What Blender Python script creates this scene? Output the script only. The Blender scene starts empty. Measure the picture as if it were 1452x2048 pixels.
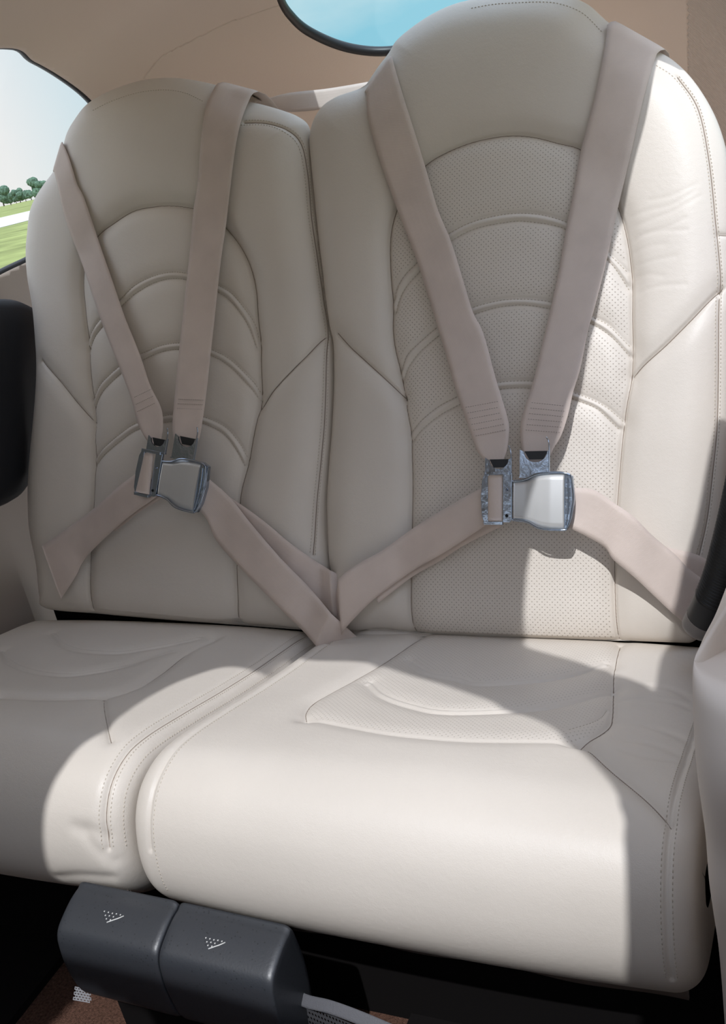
import bpy, math, random
import numpy as np
from mathutils import Vector
from mathutils.bvhtree import BVHTree

# ------------------------------------------------------------------ camera, world, sun
EXPOSURE = 0.0
SUN_STRENGTH = 2.95
SKY_STRENGTH = 1.08
SUN_DIR = np.array([-0.10, 0.54, -0.83]); SUN_DIR = SUN_DIR / np.linalg.norm(SUN_DIR)
CAM = np.array([0.655, -1.088, 0.675]); YAW, PITCH, ROLL, FOC = 0.475, -0.389, -0.207, 2030.0
FW = np.array([-math.sin(YAW) * math.cos(PITCH), math.cos(YAW) * math.cos(PITCH), math.sin(PITCH)])
RT0 = np.array([math.cos(YAW), math.sin(YAW), 0.0]); UP0 = np.cross(RT0, FW)
RT = RT0 * math.cos(ROLL) + UP0 * math.sin(ROLL)
UP = -RT0 * math.sin(ROLL) + UP0 * math.cos(ROLL)

sc = bpy.context.scene
col = sc.collection
cd = bpy.data.cameras.new('camera'); co = bpy.data.objects.new('camera', cd); col.objects.link(co)
cd.sensor_fit = 'VERTICAL'; cd.sensor_height = 36.0; cd.lens = 36.0 * FOC / 2048.0
cd.clip_start = 0.02; cd.clip_end = 3000
from mathutils import Matrix
m3 = Matrix(((RT[0], UP[0], -FW[0]), (RT[1], UP[1], -FW[1]), (RT[2], UP[2], -FW[2])))
co.matrix_world = Matrix.Translation(Vector(CAM)) @ m3.to_4x4()
sc.camera = co
sc.view_settings.view_transform = 'Standard'; sc.view_settings.look = 'None'
sc.view_settings.exposure = EXPOSURE; sc.view_settings.gamma = 1.0
sc.view_settings.use_curve_mapping = False

w = bpy.data.worlds.new('sky'); sc.world = w; w.use_nodes = True
nt = w.node_tree; nt.nodes.clear()
N = nt.nodes.new; L = nt.links.new
tc = N('ShaderNodeTexCoord'); sep = N('ShaderNodeSeparateXYZ'); L(tc.outputs['Generated'], sep.inputs[0])
mr = N('ShaderNodeMapRange'); mr.inputs[1].default_value = -0.02; mr.inputs[2].default_value = 0.75; L(sep.outputs['Z'], mr.inputs[0])
ramp = N('ShaderNodeValToRGB'); L(mr.outputs[0], ramp.inputs[0])
cr = ramp.color_ramp; cr.elements[0].position = 0.0; cr.elements[0].color = (0.84, 0.84, 0.83, 1)
cr.elements[1].position = 1.0; cr.elements[1].color = (0.50, 0.60, 0.80, 1)
e = cr.elements.new(0.2); e.color = (0.78, 0.82, 0.85, 1)
e = cr.elements.new(0.33); e.color = (0.62, 0.74, 0.82, 1)
e = cr.elements.new(0.5); e.color = (0.70, 0.74, 0.80, 1)
nz = N('ShaderNodeTexNoise'); nz.inputs['Scale'].default_value = 2.2; nz.inputs['Detail'].default_value = 7
mp = N('ShaderNodeMapping'); mp.inputs['Scale'].default_value = (1, 1, 2.6); L(tc.outputs['Generated'], mp.inputs[0]); L(mp.outputs[0], nz.inputs[0])
cl = N('ShaderNodeValToRGB'); cl.color_ramp.elements[0].position = 0.5; cl.color_ramp.elements[1].position = 0.66; L(nz.outputs[0], cl.inputs[0])
mx = N('ShaderNodeMixRGB'); L(cl.outputs[0], mx.inputs[0]); L(ramp.outputs[0], mx.inputs[1]); mx.inputs[2].default_value = (0.88, 0.87, 0.86, 1)
# a white haze bank over the field on the left, clearer blue-green sky towards the tail
hz = N('ShaderNodeMapRange'); hz.inputs[1].default_value = -0.50; hz.inputs[2].default_value = -0.66; L(sep.outputs['X'], hz.inputs[0])
hm = N('ShaderNodeMapRange'); hm.inputs[1].default_value = 0.45; hm.inputs[2].default_value = 0.30; L(sep.outputs['Z'], hm.inputs[0])
hy = N('ShaderNodeMapRange'); hy.inputs[1].default_value = 0.0; hy.inputs[2].default_value = 0.2; L(sep.outputs['Y'], hy.inputs[0])
iv = N('ShaderNodeMath'); iv.operation = 'SUBTRACT'; iv.inputs[0].default_value = 1.0; L(hz.outputs[0], iv.inputs[1])
i2 = N('ShaderNodeMath'); i2.operation = 'MULTIPLY'; L(iv.outputs[0], i2.inputs[0]); L(hm.outputs[0], i2.inputs[1])
i3 = N('ShaderNodeMath'); i3.operation = 'MULTIPLY'; L(i2.outputs[0], i3.inputs[0]); L(hy.outputs[0], i3.inputs[1])
bl = N('ShaderNodeMixRGB'); bl.inputs[1].default_value = (0.29, 0.60, 0.73, 1); bl.inputs[2].default_value = (0.66, 0.78, 0.82, 1); L(cl.outputs[0], bl.inputs[0])
m2 = N('ShaderNodeMixRGB'); L(i3.outputs[0], m2.inputs[0]); L(mx.outputs[0], m2.inputs[1]); L(bl.outputs[0], m2.inputs[2])
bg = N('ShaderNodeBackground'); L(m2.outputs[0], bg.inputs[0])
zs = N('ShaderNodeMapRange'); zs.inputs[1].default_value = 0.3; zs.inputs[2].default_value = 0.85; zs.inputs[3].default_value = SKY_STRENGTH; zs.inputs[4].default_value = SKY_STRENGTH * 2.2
L(sep.outputs['Z'], zs.inputs[0]); L(zs.outputs[0], bg.inputs[1])      # sky brightened overhead, out of view, to add ambient light
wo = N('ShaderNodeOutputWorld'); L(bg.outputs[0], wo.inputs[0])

sd = bpy.data.lights.new('sun', 'SUN'); so = bpy.data.objects.new('sun', sd); col.objects.link(so)
sd.energy = SUN_STRENGTH; sd.angle = math.radians(0.6); sd.color = (0.965, 0.98, 1.01)
so.rotation_euler = Vector(SUN_DIR).to_track_quat('-Z', 'Y').to_euler(); so.location = (0, -2, 4)

# ------------------------------------------------------------------ small helpers
def rays(px):
    px = np.atleast_2d(np.asarray(px, float))
    return FW + RT * ((px[:, 0:1] - 726) / FOC) - UP * ((px[:, 1:2] - 1024) / FOC)
def proj(P):
    d = P - CAM; z = d @ FW
    return np.stack([726 + FOC * (d @ RT) / z, 1024 - FOC * (d @ UP) / z], -1)
def onplane(px, n, c):
    n = np.asarray(n, float); d = rays(px); t = (c - CAM @ n) / (d @ n)
    return CAM + d * t[:, None]
def smooth(pts, step, closed=False):
    """Catmull-Rom through pts, resampled at about step"""
    P = np.asarray(pts, float)
    if closed: P = np.vstack([P[-1], P, P[0], P[1]])
    else: P = np.vstack([2 * P[0] - P[1], P, 2 * P[-1] - P[-2]])
    out = []
    for i in range(1, len(P) - 2):
        p0, p1, p2, p3 = P[i - 1:i + 3]
        n = max(2, int(np.linalg.norm(p2 - p1) / step) + 1)
        t = np.linspace(0, 1, n, endpoint=False)[:, None]
        out.append(0.5 * ((2 * p1) + (-p0 + p2) * t + (2 * p0 - 5 * p1 + 4 * p2 - p3) * t**2 + (-p0 + 3 * p1 - 3 * p2 + p3) * t**3))
    if not closed: out.append(P[-2][None])
    return np.vstack(out)
def resample(P, n):
    P = np.asarray(P, float); s = np.r_[0, np.cumsum(np.linalg.norm(np.diff(P, axis=0), axis=1))]
    q = np.linspace(0, s[-1], n)
    return np.stack([np.interp(q, s, P[:, k]) for k in range(P.shape[1])], -1)
def dist_poly(A, B, poly, cap=1e9):
    d = np.full(A.shape, 1e9)
    for (x0, y0), (x1, y1) in zip(poly[:-1], poly[1:]):
        dx, dy = x1 - x0, y1 - y0; l2 = dx * dx + dy * dy + 1e-14
        t = np.clip(((A - x0) * dx + (B - y0) * dy) / l2, 0, 1)
        q = (A - x0 - t * dx)**2 + (B - y0 - t * dy)**2
        np.minimum(d, q, out=d)
    return np.sqrt(d)
def inside(A, B, poly):
    r = np.zeros(A.shape, bool); n = len(poly)
    for i in range(n):
        x0, y0 = poly[i]; x1, y1 = poly[(i + 1) % n]
        if y0 == y1: continue
        c = ((y0 > B) != (y1 > B)) & (A < (x1 - x0) * (B - y0) / (y1 - y0) + x0)
        r ^= c
    return r
def tag(o, label=None, cat=None, group=None, kind=None):
    if label: o['label'] = label
    if cat: o['category'] = cat
    if group: o['group'] = group
    if kind: o['kind'] = kind
    return o
def empty(name, loc, label, cat, group=None):
    o = bpy.data.objects.new(name, None); col.objects.link(o); o.location = loc; o.empty_display_size = 0.05
    return tag(o, label, cat, group)
def mesh(name, V, F, mat, parent=None, uv=None, attr=None, smooth_=True):
    me = bpy.data.meshes.new(name)
    V = np.asarray(V, float)
    F = np.asarray(F, np.int32) if not isinstance(F, list) else F
    if parent is not None: V = V - np.array(parent_loc(parent))
    if isinstance(F, np.ndarray) and F.ndim == 2:
        k = F.shape[1]
        me.vertices.add(len(V)); me.vertices.foreach_set('co', V.astype(np.float32).ravel())
        me.loops.add(F.size); me.loops.foreach_set('vertex_index', F.ravel())
        me.polygons.add(len(F)); me.polygons.foreach_set('loop_start', np.arange(len(F), dtype=np.int32) * k)
        try: me.polygons.foreach_set('loop_total', np.full(len(F), k, np.int32))
        except Exception: pass
        me.update(calc_edges=True)
    else:
        me.from_pydata([tuple(v) for v in V], [], [tuple(int(i) for i in f) for f in F])
    if uv is not None:
        li = np.empty(len(me.loops), np.int32); me.loops.foreach_get('vertex_index', li)
        me.uv_layers.new(name='UVMap').data.foreach_set('uv', np.asarray(uv, np.float32)[li].ravel())
    if attr:
        for k, v in attr.items():
            a = me.attributes.new(k, 'FLOAT', 'POINT'); a.data.foreach_set('value', np.asarray(v, np.float32))
    if smooth_: me.polygons.foreach_set('use_smooth', np.ones(len(me.polygons), bool))
    me.validate(); me.update()
    if isinstance(mat, (list, tuple)):
        for m in mat: me.materials.append(m)
    else: me.materials.append(mat)
    o = bpy.data.objects.new(name, me); col.objects.link(o)
    if parent is not None: o.parent = parent
    return o
def parent_loc(p):
    l = np.array(p.location)
    while p.parent is not None: p = p.parent; l = l + np.array(p.location)
    return l
def gridfaces(r, c, off=0, flip=False, wrap=False):
    i = np.arange(r - 1)[:, None]; j = np.arange(c if wrap else c - 1)[None, :]
    a = i * c + j; b = i * c + (j + 1) % c; d = (i + 1) * c + j; e_ = (i + 1) * c + (j + 1) % c
    F = np.stack([a, b, e_, d], -1).reshape(-1, 4) + off
    return F[:, ::-1].copy() if flip else F
def tube(path, rad, n=12, caps=True, flat=None):
    """round tube along path; rad scalar or per point; returns V,F list"""
    P = np.asarray(path, float); m = len(P)
    T = np.gradient(P, axis=0); T /= np.linalg.norm(T, axis=1)[:, None] + 1e-12
    up = np.array([0, 0, 1.0]) if abs(T[0][2]) < 0.9 else np.array([1.0, 0, 0])
    a = np.cross(T[0], up); a /= np.linalg.norm(a)
    V = []; rad = np.broadcast_to(rad, (m,))
    for i in range(m):
        a = a - T[i] * (a @ T[i]); a /= np.linalg.norm(a); b = np.cross(T[i], a)
        th = np.arange(n) * 2 * math.pi / n
        V.append(P[i] + rad[i] * (np.cos(th)[:, None] * a + np.sin(th)[:, None] * b))
    V = np.vstack(V); F = [tuple(f) for f in gridfaces(m, n, wrap=True)]
    if caps: F += [tuple(range(n)), tuple(range((m - 1) * n, m * n))[::-1]]
    return V, F
def join(parts):
    V = []; F = []; o = 0
    for v, f in parts:
        v = np.asarray(v, float); V.append(v); F += [tuple(int(i) + o for i in q) for q in f]; o += len(v)
    return np.vstack(V), F
def box(c, s, ax=None):
    c = np.asarray(c, float); s = np.asarray(s, float) / 2
    ax = np.eye(3) if ax is None else np.asarray(ax)
    V = [c + sum(sg[k] * s[k] * ax[k] for k in range(3)) for sg in
         ((-1, -1, -1), (1, -1, -1), (1, 1, -1), (-1, 1, -1), (-1, -1, 1), (1, -1, 1), (1, 1, 1), (-1, 1, 1))]
    return np.array(V), [(0, 3, 2, 1), (4, 5, 6, 7), (0, 1, 5, 4), (1, 2, 6, 5), (2, 3, 7, 6), (3, 0, 4, 7)]
def bevel(o, wd, seg=3, ang=40):
    m = o.modifiers.new('bevel', 'BEVEL'); m.width = wd; m.segments = seg; m.limit_method = 'ANGLE'; m.angle_limit = math.radians(ang)
    return o
def dashes(P, Nn, step=0.0046, ln=0.0031, wd=0.0010, th=0.0007, lift=0.0002):
    """stitches: one small rounded bar per step along path P with normals Nn"""
    s = np.r_[0, np.cumsum(np.linalg.norm(np.diff(P, axis=0), axis=1))]
    q = np.arange(step / 2, s[-1], step)
    if len(q) == 0: return np.zeros((0, 3)), []
    C = np.stack([np.interp(q, s, P[:, k]) for k in range(3)], -1)
    NN = np.stack([np.interp(q, s, Nn[:, k]) for k in range(3)], -1); NN /= np.linalg.norm(NN, axis=1)[:, None]
    T = np.stack([np.interp(q + 1e-3, s, P[:, k]) - np.interp(q - 1e-3, s, P[:, k]) for k in range(3)], -1)
    T /= np.linalg.norm(T, axis=1)[:, None] + 1e-9; B = np.cross(NN, T)
    V = []; F = []
    for c, n, t, b in zip(C, NN, T, B):
        c = c + n * lift; o = len(V)
        for (u, v, h) in ((-1, 0, -.6), (-.55, -1, -.2), (.55, -1, -.2), (1, 0, -.6), (.55, 1, -.2), (-.55, 1, -.2), (-.5, 0, 1), (.5, 0, 1)):
            V.append(c + t * u * ln / 2 + b * v * wd / 2 + n * h * th)
        F += [tuple(o + k for k in f) for f in ((0, 1, 6), (1, 2, 7, 6), (2, 3, 7), (3, 4, 7), (4, 5, 6, 7), (5, 0, 6))]
    return np.array(V), F

# ------------------------------------------------------------------ materials
def mat(name, color, rough=0.5, metal=0.0, spec=0.5, bump=None, var=None, extra=None):
    m = bpy.data.materials.new(name); m.use_nodes = True; t = m.node_tree; t.nodes.clear()
    n = t.nodes.new; l = t.links.new
    out = n('ShaderNodeOutputMaterial'); p = n('ShaderNodeBsdfPrincipled'); l(p.outputs[0], out.inputs[0])
    p.inputs['Base Color'].default_value = (*color, 1); p.inputs['Roughness'].default_value = rough
    p.inputs['Metallic'].default_value = metal; p.inputs['Specular IOR Level'].default_value = spec
    c = n('ShaderNodeTexCoord')
    if var:
        z = n('ShaderNodeTexNoise'); z.inputs['Scale'].default_value = var[0]; z.inputs['Detail'].default_value = 5; l(c.outputs['Object'], z.inputs[0])
        r = n('ShaderNodeMapRange'); r.inputs[1].default_value = 0.3; r.inputs[2].default_value = 0.7; r.inputs[3].default_value = 1 - var[1]; r.inputs[4].default_value = 1 + var[1]
        l(z.outputs[0], r.inputs[0])
        x = n('ShaderNodeVectorMath'); x.operation = 'SCALE'; x.inputs[0].default_value = color; l(r.outputs[0], x.inputs['Scale']); l(x.outputs[0], p.inputs['Base Color'])
    if bump:
        z = n('ShaderNodeTexNoise' if bump[0] == 'noise' else 'ShaderNodeTexVoronoi'); z.inputs['Scale'].default_value = bump[1]; l(c.outputs['Object'], z.inputs[0])
        if bump[0] == 'noise': z.inputs['Detail'].default_value = 6
        b = n('ShaderNodeBump'); b.inputs['Strength'].default_value = bump[2]; b.inputs['Distance'].default_value = bump[3]
        l(z.outputs[0], b.inputs['Height']); l(b.outputs[0], p.inputs['Normal'])
    if extra: extra(t, p, c)
    return m
LEATHER = (0.665, 0.607, 0.54)
def leather_extra(t, p, c):
    n = t.nodes.new; l = t.links.new
    # perforation lattice, from the metric UV map, kept to the panels by the 'perf' attribute
    uv = n('ShaderNodeUVMap'); sp = n('ShaderNodeSeparateXYZ'); l(uv.outputs[0], sp.inputs[0])
    def math_(op, a, b=None, v=None):
        q = n('ShaderNodeMath'); q.operation = op
        for i, s in enumerate((a, b)):
            if s is None: continue
            if isinstance(s, (int, float)): q.inputs[i].default_value = s
            else: l(s, q.inputs[i])
        return q.outputs[0]
    u = math_('MULTIPLY', sp.outputs['X'], 1 / 0.0066); v = math_('MULTIPLY', sp.outputs['Y'], 1 / 0.0066)
    a = math_('ADD', u, v); b = math_('SUBTRACT', u, v)
    fa = math_('SUBTRACT', math_('FRACT', a), 0.5); fb = math_('SUBTRACT', math_('FRACT', b), 0.5)
    d = math_('SQRT', math_('ADD', math_('MULTIPLY', fa, fa), math_('MULTIPLY', fb, fb)))
    r = n('ShaderNodeMapRange'); r.inputs[1].default_value = 0.11; r.inputs[2].default_value = 0.20; r.inputs[3].default_value = 1; r.inputs[4].default_value = 0; l(d, r.inputs[0])
    at = n('ShaderNodeAttribute'); at.attribute_name = 'perf'
    k = math_('MULTIPLY', r.outputs[0], at.outputs['Fac'])
    # base colour with faint mottling
    z = n('ShaderNodeTexNoise'); z.inputs['Scale'].default_value = 7; z.inputs['Detail'].default_value = 4; l(c.outputs['Object'], z.inputs[0])
    rr = n('ShaderNodeMapRange'); rr.inputs[1].default_value = 0.3; rr.inputs[2].default_value = 0.7; rr.inputs[3].default_value = 0.965; rr.inputs[4].default_value = 1.03; l(z.outputs[0], rr.inputs[0])
    sc_ = n('ShaderNodeVectorMath'); sc_.operation = 'SCALE'; sc_.inputs[0].default_value = LEATHER; l(rr.outputs[0], sc_.inputs['Scale'])
    mxx = n('ShaderNodeMixRGB'); l(k, mxx.inputs[0]); l(sc_.outputs[0], mxx.inputs[1]); mxx.inputs[2].default_value = (0.36, 0.315, 0.265, 1)
    l(mxx.outputs[0], p.inputs['Base Color'])
    vo = n('ShaderNodeTexVoronoi'); vo.inputs['Scale'].default_value = 900; l(c.outputs['Object'], vo.inputs[0])
    no = n('ShaderNodeTexNoise'); no.inputs['Scale'].default_value = 160; no.inputs['Detail'].default_value = 5; l(c.outputs['Object'], no.inputs[0])
    hh = math_('ADD', math_('MULTIPLY', vo.outputs[0], 0.35), no.outputs[0])
    hh = math_('SUBTRACT', hh, math_('MULTIPLY', k, 2.0))
    bp = n('ShaderNodeBump'); bp.inputs['Strength'].default_value = 0.35; bp.inputs['Distance'].default_value = 0.0006
    l(hh, bp.inputs['Height']); l(bp.outputs[0], p.inputs['Normal'])
M = {}
M['leather'] = mat('cream_leather', LEATHER, 0.46, spec=0.45, extra=leather_extra)
M['seam'] = mat('dark_seam', (0.27, 0.22, 0.18), 0.8, spec=0.1)
M['thread'] = mat('cream_thread', (0.50, 0.44, 0.36), 0.7)
M['valance_shade'] = mat('shaded_valance', (0.24, 0.19, 0.165), 0.7, bump=('noise', 300, .3, .0005))  # colour darkened to hold the shade under the cushion front
def web_extra(t, p, c):
    n = t.nodes.new; l = t.links.new
    uv = n('ShaderNodeUVMap'); sp = n('ShaderNodeSeparateXYZ'); l(uv.outputs[0], sp.inputs[0])
    # lengthwise ribs and fine cross weave of the webbing
    w1 = n('ShaderNodeMath'); w1.operation = 'MULTIPLY'; w1.inputs[1].default_value = 2 * math.pi / 0.0065; l(sp.outputs['X'], w1.inputs[0])
    s1 = n('ShaderNodeMath'); s1.operation = 'SINE'; l(w1.outputs[0], s1.inputs[0])
    w2 = n('ShaderNodeMath'); w2.operation = 'MULTIPLY'; w2.inputs[1].default_value = 2 * math.pi / 0.0013; l(sp.outputs['Y'], w2.inputs[0])
    s2 = n('ShaderNodeMath'); s2.operation = 'SINE'; l(w2.outputs[0], s2.inputs[0])
    w3 = n('ShaderNodeMath'); w3.operation = 'MULTIPLY'; w3.inputs[1].default_value = 2 * math.pi / 0.0013; l(sp.outputs['X'], w3.inputs[0])
    s3 = n('ShaderNodeMath'); s3.operation = 'SINE'; l(w3.outputs[0], s3.inputs[0])
    mm = n('ShaderNodeMath'); mm.operation = 'MULTIPLY'; l(s2.outputs[0], mm.inputs[0]); l(s3.outputs[0], mm.inputs[1])
    aa = n('ShaderNodeMath'); aa.operation = 'MULTIPLY_ADD'; aa.inputs[1].default_value = 0.35; l(s1.outputs[0], aa.inputs[0]); l(mm.outputs[0], aa.inputs[2])
    bp = n('ShaderNodeBump'); bp.inputs['Strength'].default_value = 0.22; bp.inputs['Distance'].default_value = 0.0005
    l(aa.outputs[0], bp.inputs['Height']); l(bp.outputs[0], p.inputs['Normal'])
    z = n('ShaderNodeTexNoise'); z.inputs['Scale'].default_value = 22; z.inputs['Detail'].default_value = 4; l(c.outputs['Object'], z.inputs[0])
    r = n('ShaderNodeMapRange'); r.inputs[1].default_value = 0.3; r.inputs[2].default_value = 0.7; r.inputs[3].default_value = 0.94; r.inputs[4].default_value = 1.05; l(z.outputs[0], r.inputs[0])
    x = n('ShaderNodeVectorMath'); x.operation = 'SCALE'; x.inputs[0].default_value = (0.63, 0.53, 0.47); l(r.outputs[0], x.inputs['Scale']); l(x.outputs[0], p.inputs['Base Color'])
M['web'] = mat('taupe_webbing', (0.63, 0.53, 0.47), 0.62, spec=0.35, extra=web_extra)
M['webstitch'] = mat('webbing_thread', (0.36, 0.30, 0.26), 0.75)
M['chrome'] = mat('bright_steel', (0.40, 0.47, 0.57), 0.13, 1.0, bump=('noise', 70, .45, .0012))
M['satin'] = mat('satin_plate', (0.66, 0.665, 0.66), 0.42, 0.55)
M['black'] = mat('black_rubber', (0.012, 0.013, 0.015), 0.42)
M['blackpad'] = mat('black_vinyl', (0.010, 0.011, 0.015), 0.55, spec=0.3, bump=('noise', 240, .3, .0004))
def plastic_extra(t, p, c):
    n = t.nodes.new; l = t.links.new
    v = n('ShaderNodeTexVoronoi'); v.inputs['Scale'].default_value = 210; l(c.outputs['Object'], v.inputs[0])
    r = n('ShaderNodeMapRange'); r.inputs[1].default_value = 0.08; r.inputs[2].default_value = 0.2; r.inputs[3].default_value = 0.35; r.inputs[4].default_value = 1; l(v.outputs[0], r.inputs[0])
    x = n('ShaderNodeVectorMath'); x.operation = 'SCALE'; x.inputs[0].default_value = (0.032, 0.035, 0.041); l(r.outputs[0], x.inputs['Scale']); l(x.outputs[0], p.inputs['Base Color'])
M['plastic'] = mat('charcoal_plastic', (0.032, 0.035, 0.041), 0.40, spec=0.6, bump=('noise', 420, .3, .0004), extra=plastic_extra)
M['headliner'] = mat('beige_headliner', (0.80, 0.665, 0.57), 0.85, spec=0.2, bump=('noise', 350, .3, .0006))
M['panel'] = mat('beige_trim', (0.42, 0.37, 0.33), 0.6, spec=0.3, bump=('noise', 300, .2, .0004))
def rib_extra(t, p, c):
    n = t.nodes.new; l = t.links.new
    wv = n('ShaderNodeTexWave'); wv.inputs['Scale'].default_value = 95; wv.inputs['Distortion'].default_value = 0.0
    mp_ = n('ShaderNodeMapping'); mp_.inputs['Rotation'].default_value = (0.0, 0.9, 0.3); l(c.outputs['Object'], mp_.inputs[0]); l(mp_.outputs[0], wv.inputs[0])
    b = n('ShaderNodeBump'); b.inputs['Strength'].default_value = 0.5; b.inputs['Distance'].default_value = 0.0012; l(wv.outputs[0], b.inputs['Height']); l(b.outputs[0], p.inputs['Normal'])
M['jamb'] = mat('beige_jamb_trim', (0.80, 0.72, 0.65), 0.6, spec=0.3, bump=('noise', 300, .2, .0004))
M['ribbed'] = mat('ribbed_headliner', (0.66, 0.55, 0.48), 0.8, spec=0.2, extra=rib_extra)
M['carpet'] = mat('brown_carpet', (0.13, 0.068, 0.048), 0.95, spec=0.1, bump=('noise', 900, 1.0, .003), var=(300, .45))
M['base_shade'] = mat('black_base_and_shade', (0.007, 0.006, 0.006), 0.95, spec=0.1)  # black of the bases; on the floor it stands in for shade
M['greytrim'] = mat('grey_binding', (0.11, 0.11, 0.12), 0.8, bump=('noise', 700, .6, .001))
M['net'] = mat('black_net', (0.05, 0.05, 0.055), 0.7)
M['greytag'] = mat('grey_fabric', (0.34, 0.34, 0.36), 0.85)
M['pale'] = mat('pale_paint', (0.62, 0.62, 0.60), 0.6)
M['greycap'] = mat('grey_cap', (0.22, 0.20, 0.19), 0.5)

def glassmat(name, tint, fac):
    m = bpy.data.materials.new(name); m.use_nodes = True; t = m.node_tree; t.nodes.clear()
    n = t.nodes.new; l = t.links.new
    o = n('ShaderNodeOutputMaterial'); tr = n('ShaderNodeBsdfTransparent'); tr.inputs[0].default_value = (*tint, 1)
    g = n('ShaderNodeBsdfGlossy'); g.inputs['Roughness'].default_value = 0.03
    mm = n('ShaderNodeMixShader'); mm.inputs[0].default_value = fac
    l(tr.outputs[0], mm.inputs[1]); l(g.outputs[0], mm.inputs[2]); l(mm.outputs[0], o.inputs[0])
    return m
M['glass'] = glassmat('clear_pane', (0.97, 0.98, 0.98), 0.05)
M['tint'] = glassmat('blue_tinted_pane', (0.88, 0.97, 0.98), 0.06)

# ------------------------------------------------------------------ backrests: traced in their own reclined plane
REC = 0.444
NB = np.array([0, -math.cos(REC), math.sin(REC)]); VB = np.array([0, math.sin(REC), math.cos(REC)])
OUT_OFF = -0.030
def ab(P): return np.stack([P[:, 0], P @ VB], -1)
def from_ab(a, b, h): return np.stack([a, b * VB[1] + h * NB[1], b * VB[2] + h * NB[2]], -1)

LEFT = dict(
    outline=[(100,1217),(88,1190),(84,1150),(80,1120),(68,1060),(65,1000),(66,950),(70,900),(75,850),(80,790),(82,735),(80,690),(74,620),(64,560),(61,510),(64,470),(69,430),(80,400),(99,370),(117,346),(131,317),(137,293),(144,270),(158,245),(184,212),(225,187),(280,167),(320,160),(370,160),(430,171),(465,185),(500,204),(530,212),(565,222),(597,234),(615,248),(622,270),(625,320),(630,390),(637,450),(643,510),(650,565),(656,610),(660,650),(668,690),(671,740),(670,800),(667,860),(663,910),(658,970),(656,1030),(658,1080),(664,1130),(666,1180),(662,1235),(648,1262),(600,1256),(540,1250),(470,1245),(400,1244),(300,1236),(200,1227)],
    panel=[(180,1218),(176,1200),(175,1125),(181,1015),(184,950),(184,845),(180,800),(172,700),(165,620),(161,575),(163,535),(172,500),(192,467),(220,445),(260,420),(300,411),(340,409),(387,416),(425,432),(452,460),(475,490),(495,530),(507,580),(510,640),(515,690),(517,750),(515,800),(500,880),(485,950),(475,1000),(468,1125),(470,1200),(477,1245)],
    diags=[[(82,722),(105,750),(130,780),(182,845)],[(645,675),(610,710),(580,740),(545,778),(515,817)]],
    channels=[
        ([(170,678),(180,660),(202,632),(240,595),(270,567),(310,549),(350,543),(400,553),(437,571),(465,590),(500,638),(511,675)], [(172,700),(183,677),(204,650),(243,608),(275,581),(312,562),(350,556),(400,566),(437,585),(462,605),(490,645),(509,697)]),
        ([(180,797),(200,765),(235,732),(260,715),(285,704),(320,690),(355,685),(390,689),(422,699),(460,720),(500,760),(515,785)], [(184,813),(205,779),(238,747),(262,729),(287,717),(320,703),(355,698),(390,703),(424,712),(460,735),(498,775),(513,800)]),
        ([(188,912),(210,890),(240,865),(272,845),(330,830),(370,829),(410,835),(450,855),(475,885),(489,915)], [(188,928),(210,905),(240,880),(272,859),(330,844),(370,842),(408,848),(445,868),(468,897),(483,930)])],
    singles=[],
    stitch=[[(480,250),(530,250),(570,265),(595,290),(607,340),(615,425),(630,525),(640,600),(648,670),(646,750),(642,840),(637,900),(627,1000),(622,1075),(619,1108)],
            [(490,240),(530,241),(574,254),(603,280),(617,335),(624,425),(639,525),(649,600),(656,670),(655,750),(652,840),(646,900),(637,1000),(632,1075),(630,1112)],
            [(185,222),(225,202),(280,185),(330,180),(370,186),(405,202)]],
    seamline=[[(487,245),(530,246),(572,259),(599,285),(612,338),(620,425),(634,525),(645,600),(652,670),(650,750),(647,840),(642,900),(632,1000),(627,1075),(624,1110)],
              [(655,568),(648,570)]],
    wrinkles=[],
    perf=False)
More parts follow.
